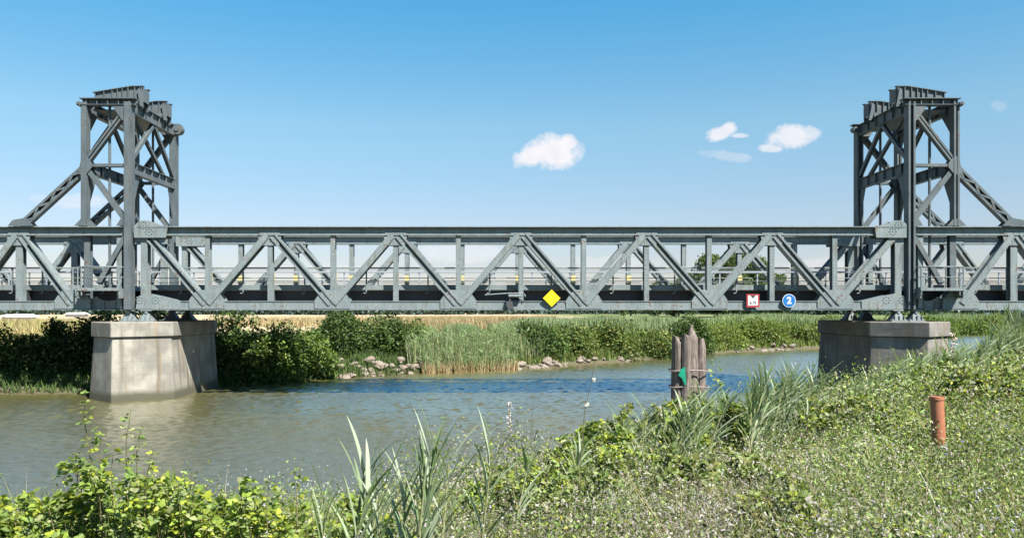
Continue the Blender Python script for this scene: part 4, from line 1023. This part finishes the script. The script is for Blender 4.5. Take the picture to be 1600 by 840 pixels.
# pale seed heads and dry bits over the middle of the bank
pw = np.interp(uu, [-.25, -.05, .25, .45, .7], [.15, .95, 1.0, .6, .35]) * np.interp(r_[rep], [2, 7, 16, 30], [1, 1, .7, .4]) * (.35 + .9 * patch(x, y, 1.6, 3)[rep]) * (t > .45)
isp = rng.uniform(0, 1, n * K) < pw; pc = palette(isp.sum(), PALE, rng, .15); col[isp] = pc; s[isp] *= .8
col *= tone[:, None] ** .8
v, f, c = leaves(C, rdir(n * K, .35, rng), rdir(n * K, .8, rng), s, s * np.where(isp, .4, .55), col)
parts.append((v, f, c))
# thin grass and dead stems among it
x, y = near_sample(20000, 1.9, 60, -.7, .78, 1.4); z = H(x, y); r_ = np.hypot(x, y); n = len(x)
hh = (.55 + .4 * patch(x, y, .9)) * rng.uniform(.5, 1.25, n)
hh *= clear(x, y)
parts.append(blades(np.stack([x, y, z], 1), hh, np.maximum(.006, r_ * .0010), G_NEAR + G_OLIVE + PALE[:2] + DRY, rng, .28, 3, .35))
v, f, c = merge(parts); tagp(link('weeds', np_mesh('weeds', v, f, c), LEAF), 'tangled green weeds with pale dry seed heads covering the near bank', 'weeds', kind='stuff')
# small white and lilac flowers
x, y = near_sample(3000, 2.2, 30, -.35, .74, 1.3); z = H(x, y); r_ = np.hypot(x, y); n = len(x); hh = .62 + .35 * patch(x, y, .9) + rng.uniform(-.1, .15, n)
hh *= clear(x, y)
K = 5; rep = np.repeat(np.arange(n), K); C = np.stack([x, y, z + hh], 1)[rep]; th = np.tile(np.arange(K) * 2 * np.pi / K, n) + rng.normal(0, .2, n * K)
tl = rng.normal(0, .5, (n, 2))[rep]; Dd = np.stack([np.cos(th), np.sin(th), .3 + tl[:, 0] * np.cos(th) + tl[:, 1] * np.sin(th)], 1); s = np.maximum(.011, r_ * .0014)[rep] * rng.uniform(.7, 1.3, n * K)
cf = palette(n, [(0.50, 0.47, 0.49), (0.45, 0.41, 0.48), (0.55, 0.53, 0.50)], rng, .06)[rep]; bl = (rng.uniform(0, 1, n) < np.where((x / y > .55) & (y < 8), .25, 0))[rep]; cf[bl] = (.30, .30, .62)
v, f, c = leaves(C, Dd, np.tile([0, 0, 1.0], (n * K, 1)), s, s * .7, cf); tagp(link('wildflowers', np_mesh('wildflowers', v, f, c), PETAL), 'tiny white and lilac wildflowers scattered through the near weeds', 'wildflowers', kind='stuff')

# bramble bushes
def bramble(x, y, rad, ht, ncane, label, seed, lsize=.043, tall=(), cols=None):
    rg = np.random.default_rng(seed); zb = float(H(x, y)[0]); T = empty('bramble_bush', (x, y, zb), label, 'bramble', 'bramble bushes on the near bank')
    m = MB(); LC, LD, LN, LS, LCc = [], [], [], [], []
    cols = cols or (G_NEAR + G_LIGHT + G_YEL + G_YEL)
    canes = []
    for k in range(ncane):
        th = rg.uniform(0, 2 * np.pi); rb = rad * math.sqrt(rg.uniform(0, 1)); h = ht * (1 - .55 * (rb / rad) ** 2) * rg.uniform(.65, 1.08)
        b = Vector((x + math.cos(th) * rb * .8, y + math.sin(th) * rb * .8, zb)); o = Vector((math.cos(th), math.sin(th), 0)) * rg.uniform(.15, .6) * rad * .7
        canes.append([b, b + Vector((0, 0, h * .55)) + o * .15, b + Vector((0, 0, h * .92)) + o * .5, b + Vector((0, 0, h)) + o * .85, b + Vector((0, 0, h * .9)) + o * 1.25])
    for (tx, ty, tz, bx, by) in tall:
        b = Vector((bx, by, zb)); e = Vector((tx, ty, tz)); canes.append([b, b.lerp(e, .4) + Vector((.04, 0, .05)), b.lerp(e, .7), b.lerp(e, .88) + Vector((-.02, 0, .0)), e])
    for ci, c in enumerate(canes):
        m.tube(c, [.006, .005, .004, .003, .0015], 5, caps=False)
        istall = ci >= ncane; nl = 36 if not istall else 22
        for q in range(nl):
            f_ = (.25 if not istall else .2) + .75 * (q + rg.uniform(0, 1)) / nl; g = min(f_ * 4, 3.999); a = int(g); p = c[a].lerp(c[a + 1], g - a); dr = (c[a + 1] - c[a]).normalized()
            side = Vector(rg.normal(size=3)); side = (side - dr * side.dot(dr)).normalized(); pet = (side + dr * .5 + Vector((0, 0, .15))).normalized()
            sc = lsize * rg.uniform(.6, 1.25) * (1.25 - .6 * max(0, f_ - .6) / .4 * (1.0 if istall else .5)); bp = p + pet * sc * .8
            cc = np.array(cols[rg.integers(len(cols))]) * rg.normal(1, .15) * (1.15 if f_ > .85 else 1)
            for w3 in (-1, 0, 1):
                s2 = dr.cross(pet).normalized(); dd = (pet * (1 if w3 == 0 else .35) + s2 * w3 * .9 + Vector((0, 0, -.1))).normalized()
                LC.append(bp + dd * sc * .12); LD.append(dd); LN.append((Vector((0, -.25, 1)) + Vector(rg.normal(size=3)) * .5).normalized()); LS.append(sc * (1 if w3 == 0 else .85)); LCc.append(cc)
    LS = np.array(LS); v, f, c = leaves(np.array(LC), np.array(LD), np.array(LN), LS, LS * .8, np.clip(np.array(LCc), .01, .9), 'ovate', .22)
    link('foliage', np_mesh('foliage', v, f, c), LEAF, T); m.build('stem', STEM, T)
    return T
def at(xp, yp, d): return ((xp - 770) / 1250 * d, d, (484 - yp) / 1250 * d)
a1 = at(133, 607, 5.2); a2 = at(205, 640, 5.2); a3 = at(160, 668, 5.3); a4 = at(222, 660, 5.1)
bramble(-2.50, 5.2, .62, 1.30, 80, 'tall bramble bush with long upright shoots reaching across the water below the sunlit pier', 61, tall=[a1 + (-2.5, 5.2), a2 + (-2.45, 5.2), a3 + (-2.6, 5.3), a4 + (-2.35, 5.1), at(180, 690, 5.2) + (-2.45, 5.1), at(240, 700, 5.1) + (-2.35, 5.1), at(120, 690, 5.3) + (-2.6, 5.2)])
bramble(-3.15, 5.5, .60, .98, 64, 'bramble bush on the open side of the tall-shooted one, near the frame edge', 62)
bramble(-3.60, 5.6, .50, 1.12, 50, 'yellowish bramble bush cut by the frame edge', 63, cols=G_YEL + G_LIGHT)
bramble(-1.75, 5.2, .65, 1.05, 70, 'low bramble bush with spreading shoots between the tall one and the giant reeds', 64, tall=[at(300, 735, 5) + (-1.8, 4.9), at(425, 738, 5.0) + (-1.45, 4.9), at(280, 745, 4.9) + (-1.8, 4.9)])
bramble(-1.15, 5.3, .60, .95, 56, 'low bramble bush at the foot of the giant reeds', 65, tall=[at(470, 725, 5.4) + (-1.2, 4.7)])
bramble(-2.35, 4.1, .7, .80, 80, 'broad-leaved bramble bush at the very bottom of the near bank', 66, lsize=.046)
bramble(-1.40, 4.0, .65, .74, 70, 'light green bramble bush at the bottom below the giant reeds', 67, lsize=.046)
bramble(-.55, 4.6, .6, .72, 50, 'low yellow-green bramble patch in front of the pale weeds', 68, cols=G_YEL + G_LIGHT)
bramble(.25, 9.2, .6, 1.1, 40, 'bramble bush rising at the water edge beside the curled pink stalk', 69, tall=[at(757, 660, 9.2) + (.1, 9.2), at(805, 672, 9.2) + (.3, 9.2)])
bramble(1.75, 12.5, .8, 1.15, 40, 'dark-stemmed bramble bush at the water edge near the thin white-tipped stalk', 70, lsize=.07)
bramble(3.9, 14.6, .8, 1.5, 34, 'bramble trailing past the foot of the timber piles', 71, lsize=.08, tall=[at(1120, 560, 14.6) + (4.1, 14.6)])

for q_, (xp, d_, rad_, ht_, n_, lab_) in enumerate((
        (1000, 17.5, 1.0, 1.3, 34, 'bramble mound on the water edge just short of the timber piles'), (1255, 19.5, 1.2, .75, 36, 'bramble mound on the water edge right before the shaded pier'),
        (1340, 15.0, 1.1, .95, 34, 'sprawling bramble below the bent pale reeds'), (1500, 24, 1.6, 1.05, 40, 'bramble mound on the bank top past the shaded pier'),
        (1560, 17.5, 1.3, .95, 36, 'wide bramble mound up the slope behind the pipe'), (1120, 9.5, .8, .8, 34, 'low bramble in the middle of the pale weeds below the piles'),
        (1240, 6.5, .5, .62, 30, 'small bramble low in the weeds between piles and pipe'), (905, 8.2, .6, .8, 30, 'bramble at the foot of the thin white-tipped stalk'))):
    x_ = (xp - 770) / 1250 * d_
    bramble(x_, d_, rad_, ht_, n_, lab_, 300 + q_, lsize=.036 + .0026 * d_, cols=(G_NEAR + G_OLIVE) if q_ % 2 else (G_NEAR + G_OLIVE + G_YEL[:1] + PALE[:1]))
# reeds
def reed_meshes(seed, ht, nl, ll, lw, one_side=.6, up=.75):
    rg = np.random.default_rng(seed); st = MB(); lean = rg.normal(0, .05, 2); pts = [Vector((lean[0] * t * ht * t, lean[1] * t * ht * t, ht * t)) for t in (0, .25, .5, .75, 1)]
    st.tube(pts, [.011, .010, .008, .006, .002], 6, caps=False)
    vs, fs, cs = [], [], []; sgn = 1 if rg.uniform() < .5 else -1; base_th = rg.uniform(-.6, .6)
    for q in range(nl):
        t = .18 + .8 * (q + .5) / nl; g = min(t * 4, 3.99); a = int(g); p = np.array(pts[a].lerp(pts[a + 1], g - a))
        side = 1 if (q % 2 == 0 or rg.uniform() < one_side * .3) else -1
        th = base_th + (0 if side > 0 else math.pi) + rg.normal(0, .32); out = np.array([math.cos(th), math.sin(th) * .8, 0]); L_ = ll * rg.uniform(.7, 1.15) * (1 - .35 * abs(t - .6)); W_ = lw * rg.uniform(.8, 1.2)
        ang = up * rg.uniform(.85, 1.15) + .25 * t; S = 7; cur = p.copy(); dirv = out * math.cos(ang) + np.array([0, 0, math.sin(ang)])
        droop = rg.uniform(.05, .16) * (1 - .5 * t); b0 = len(vs); sd = np.cross(dirv, [0, 0, 1.0]); sd /= max(np.linalg.norm(sd), 1e-6)
        base = np.array([(0.215, 0.285, 0.16), (0.27, 0.335, 0.21), (0.16, 0.23, 0.10), (0.32, 0.37, 0.26)][rg.integers(4)]) * rg.normal(1, .1)
        for k in range(S + 1):
            f_ = k / S; w_ = W_ * (math.sin(math.pi * min(1, .18 + f_ * .82)) ** .7 if f_ < 1 else 0.02) * .5; nn = np.cross(sd, dirv)
            vs += [cur - sd * w_ + nn * w_ * .35, cur, cur + sd * w_ + nn * w_ * .35]; cs += [base] * 3
            dirv = dirv + np.array([0, 0, -droop]) + out * .02; dirv /= np.linalg.norm(dirv); cur = cur + dirv * L_ / S
        for k in range(S):
            a = b0 + 3 * k; fs += [(a, a + 1, a + 4), (a, a + 4, a + 3), (a + 1, a + 2, a + 5), (a + 1, a + 5, a + 4)]
    stem = bpy.data.meshes.new('stem'); stem.from_pydata(st.v, [], st.f); stem.materials.append(REEDSTEM)
    lm = np_mesh('leaves', np.array(vs), np.array(fs), np.clip(np.array(cs), .01, .9), smooth=True); lm.materials.append(BLADE); return stem, lm
RV = [reed_meshes(200 + k, 1.0, 16 + k % 5, .36, .026, up=1.0 + .12 * (k % 3)) for k in range(9)]
rgi = random.Random(77)
def reed(x, y, h, lab, grp, sx=1.0, rot=None, lean=0.0, z=None):
    stem, lm = RV[rgi.randrange(len(RV))]; z = float(H(x, y)[0]) if z is None else z; z = max(z, WATER - .1)
    o = empty('reed_plant', (x, y, z - .05), lab, 'reed', grp); o.rotation_euler = (rgi.uniform(-.08, .08), lean + rgi.uniform(-.06, .06), rgi.uniform(-.5, .5) if rot is None else rot); o.scale = (h * sx, h * sx, h)
    for nm, me in (('stem', stem), ('leaves', lm)):
        c = bpy.data.objects.new(nm, me); COL.objects.link(c); c.parent = o
def reed_at(xp, ytop, d, lab, grp, **k):
    x, y, zt = at(xp, ytop, d); z = max(float(H(x, y)[0]), WATER); h = max(.35, (zt - z) / 1.14); reed(x, y, h, lab, grp, **k)
gL = 'giant reeds at the bottom edge before the open water'
for xp, yt, d, lab in ((500, 725, 4.4, 'dark-leaved giant reed leaning at the open-water side of the first clump'), (528, 668, 4.7, 'broad-leaved giant reed, tallest of the first clump'), (545, 690, 4.8, 'giant reed with thin spreading leaves in the first clump'), (515, 700, 4.6, 'short giant reed low in the first clump'),
    (612, 695, 4.9, 'narrow giant reed at the near side of the second clump'), (645, 640, 5.0, 'tallest giant reed with feathered leaves pointing one way'), (660, 650, 5.3, 'giant reed close beside the tallest feathered one'), (575, 735, 4.7, 'low giant reed in the gap between the two clumps'), (632, 690, 4.7, 'bent-tipped giant reed under the tallest feathered one'), (672, 665, 5.2, 'outermost giant reed of the second clump on the weed side'), (738, 640, 5.6, 'single dark giant reed standing alone against the water'), (798, 668, 7.5, 'slim pale reed beside the curled pink stalk')):
    reed_at(xp, yt, d, lab, gL, lean=.07, sx=1.0, rot=rgi.uniform(-.3, .3))
def reed_clump(n, xa, xb, ya, yb, da, db, lab, grp, lean=.12, sx=1.3):
    for k in range(n):
        f_ = rgi.random(); xp = xa + (xb - xa) * f_; yt = ya + (yb - ya) * f_ + rgi.uniform(0, 42); d = da + (db - da) * f_ + rgi.uniform(-1, 1)
        reed_at(xp, yt, d, lab, grp, lean=lean, sx=sx)
reed_clump(12, 865, 1030, 655, 612, 11, 15, 'pale reed at the water edge between the white-tipped stalk and the piles', 'reeds near the white-tipped stalk')
reed_clump(20, 1040, 1120, 590, 585, 13, 15, 'reed growing in front of the timber piles', 'reeds before the piles', .14, 1.2)
reed_clump(34, 1150, 1255, 566, 552, 14, 18, 'feathery reed between the timber piles and the shaded pier', 'reeds between piles and pier', .16, 1.3)
reed_clump(100, 1300, 1460, 580, 520, 19, 28, 'silvery bent reed in front of the shaded pier', 'reeds before the shaded pier', .32, 1.6)
reed_clump(50, 1300, 1450, 618, 585, 15, 20, 'bent pale reed low on the bank in front of the shaded pier', 'low reeds before the shaded pier', .45, 1.3)
reed_clump(18, 1180, 1290, 620, 600, 14, 18, 'short reed low on the bank between piles and shaded pier', 'short reeds between piles and pier', .3, 1.2)
reed_clump(80, 1465, 1600, 535, 474, 26, 40, 'reed on the rising bank past the shaded pier', 'reeds past the shaded pier', .25, 1.5)
reed_clump(34, 1565, 1650, 478, 468, 36, 50, 'tall upright reed at the top of the bank against the bridge', 'tall reeds by the bridge', .03, .8)
# thin stalks
m = MB(); b = at(905, 760, 7.5); z0 = float(H(b[0], b[1])[0]); p = [(b[0], b[1], z0), at(908, 700, 7.5), at(914, 640, 7.5), at(922, 605, 7.5), at(930, 560, 7.5), at(926, 528, 7.5)]
T = empty('flower_stalk', (b[0], b[1], z0), 'thin bare stalk with two small white flowers rising against the blue water', 'wildflower')
m.tube(p, [.005, .004, .0035, .003, .0025, .0015], 5); m.build('stem', STEM, T)
for q in (at(928, 593, 7.5), at(917, 632, 7.5), at(845, 705, 7.5)):
    if q[0] < .7: continue
    n = 26; rg = np.random.default_rng(int(q[2] * -1000)); C = np.tile(np.array(q), (n, 1)); s = np.full(n, .026)
    v, f, c = leaves(C, rdir(n, .3, rg), rdir(n, .3, rg), s, s * .6, palette(n, [(0.8, 0.76, 0.74)], rg, .05)); link('blossom', np_mesh('blossom', v, f, c), PETAL, T)
for xp, yt, yb_, d, curl, lab in ((797, 628, 700, 8.8, True, 'curled pinkish seed stalk standing at the water edge'), (833, 610, 720, 8.5, False, 'hair-thin dead stalk beside the curled pinkish one'), (1490, 520, 600, 26, True, 'pale pinkish seed stalk against the far channel')):
    x, y, zt = at(xp, yt, d); z0 = float(H(x, y)[0]); T = empty('seed_stalk', (x, y, z0), lab, 'dead stalk')
    m = MB(); m.tube([(x - .06, y, z0), (x - .03, y, (z0 + zt) / 2), (x, y, zt)], [.004, .003, .0015] if d < 20 else [.02, .015, .006], 5); m.build('stem', STEM, T)
    if curl:
        n = 70; rg = np.random.default_rng(int(xp)); tt = rg.uniform(.0, 1, n); hgt = 52 / 1250 * d if d < 20 else 1.2
        C = np.stack([x - .01 * (1 - tt) + np.where(np.sin(tt * 30) > 0, .014, -.014) * (1 if d < 20 else 3), np.full(n, y), zt - (1 - tt) * hgt], 1); s = np.full(n, .03 if d < 20 else .12)
        v, f, c = leaves(C, rdir(n, .2, rg), rdir(n, .3, rg), s, s * .45, palette(n, [(0.62, 0.50, 0.48)], rg, .08)); link('seed_head', np_mesh('seed_head', v, f, c), PETAL, T)
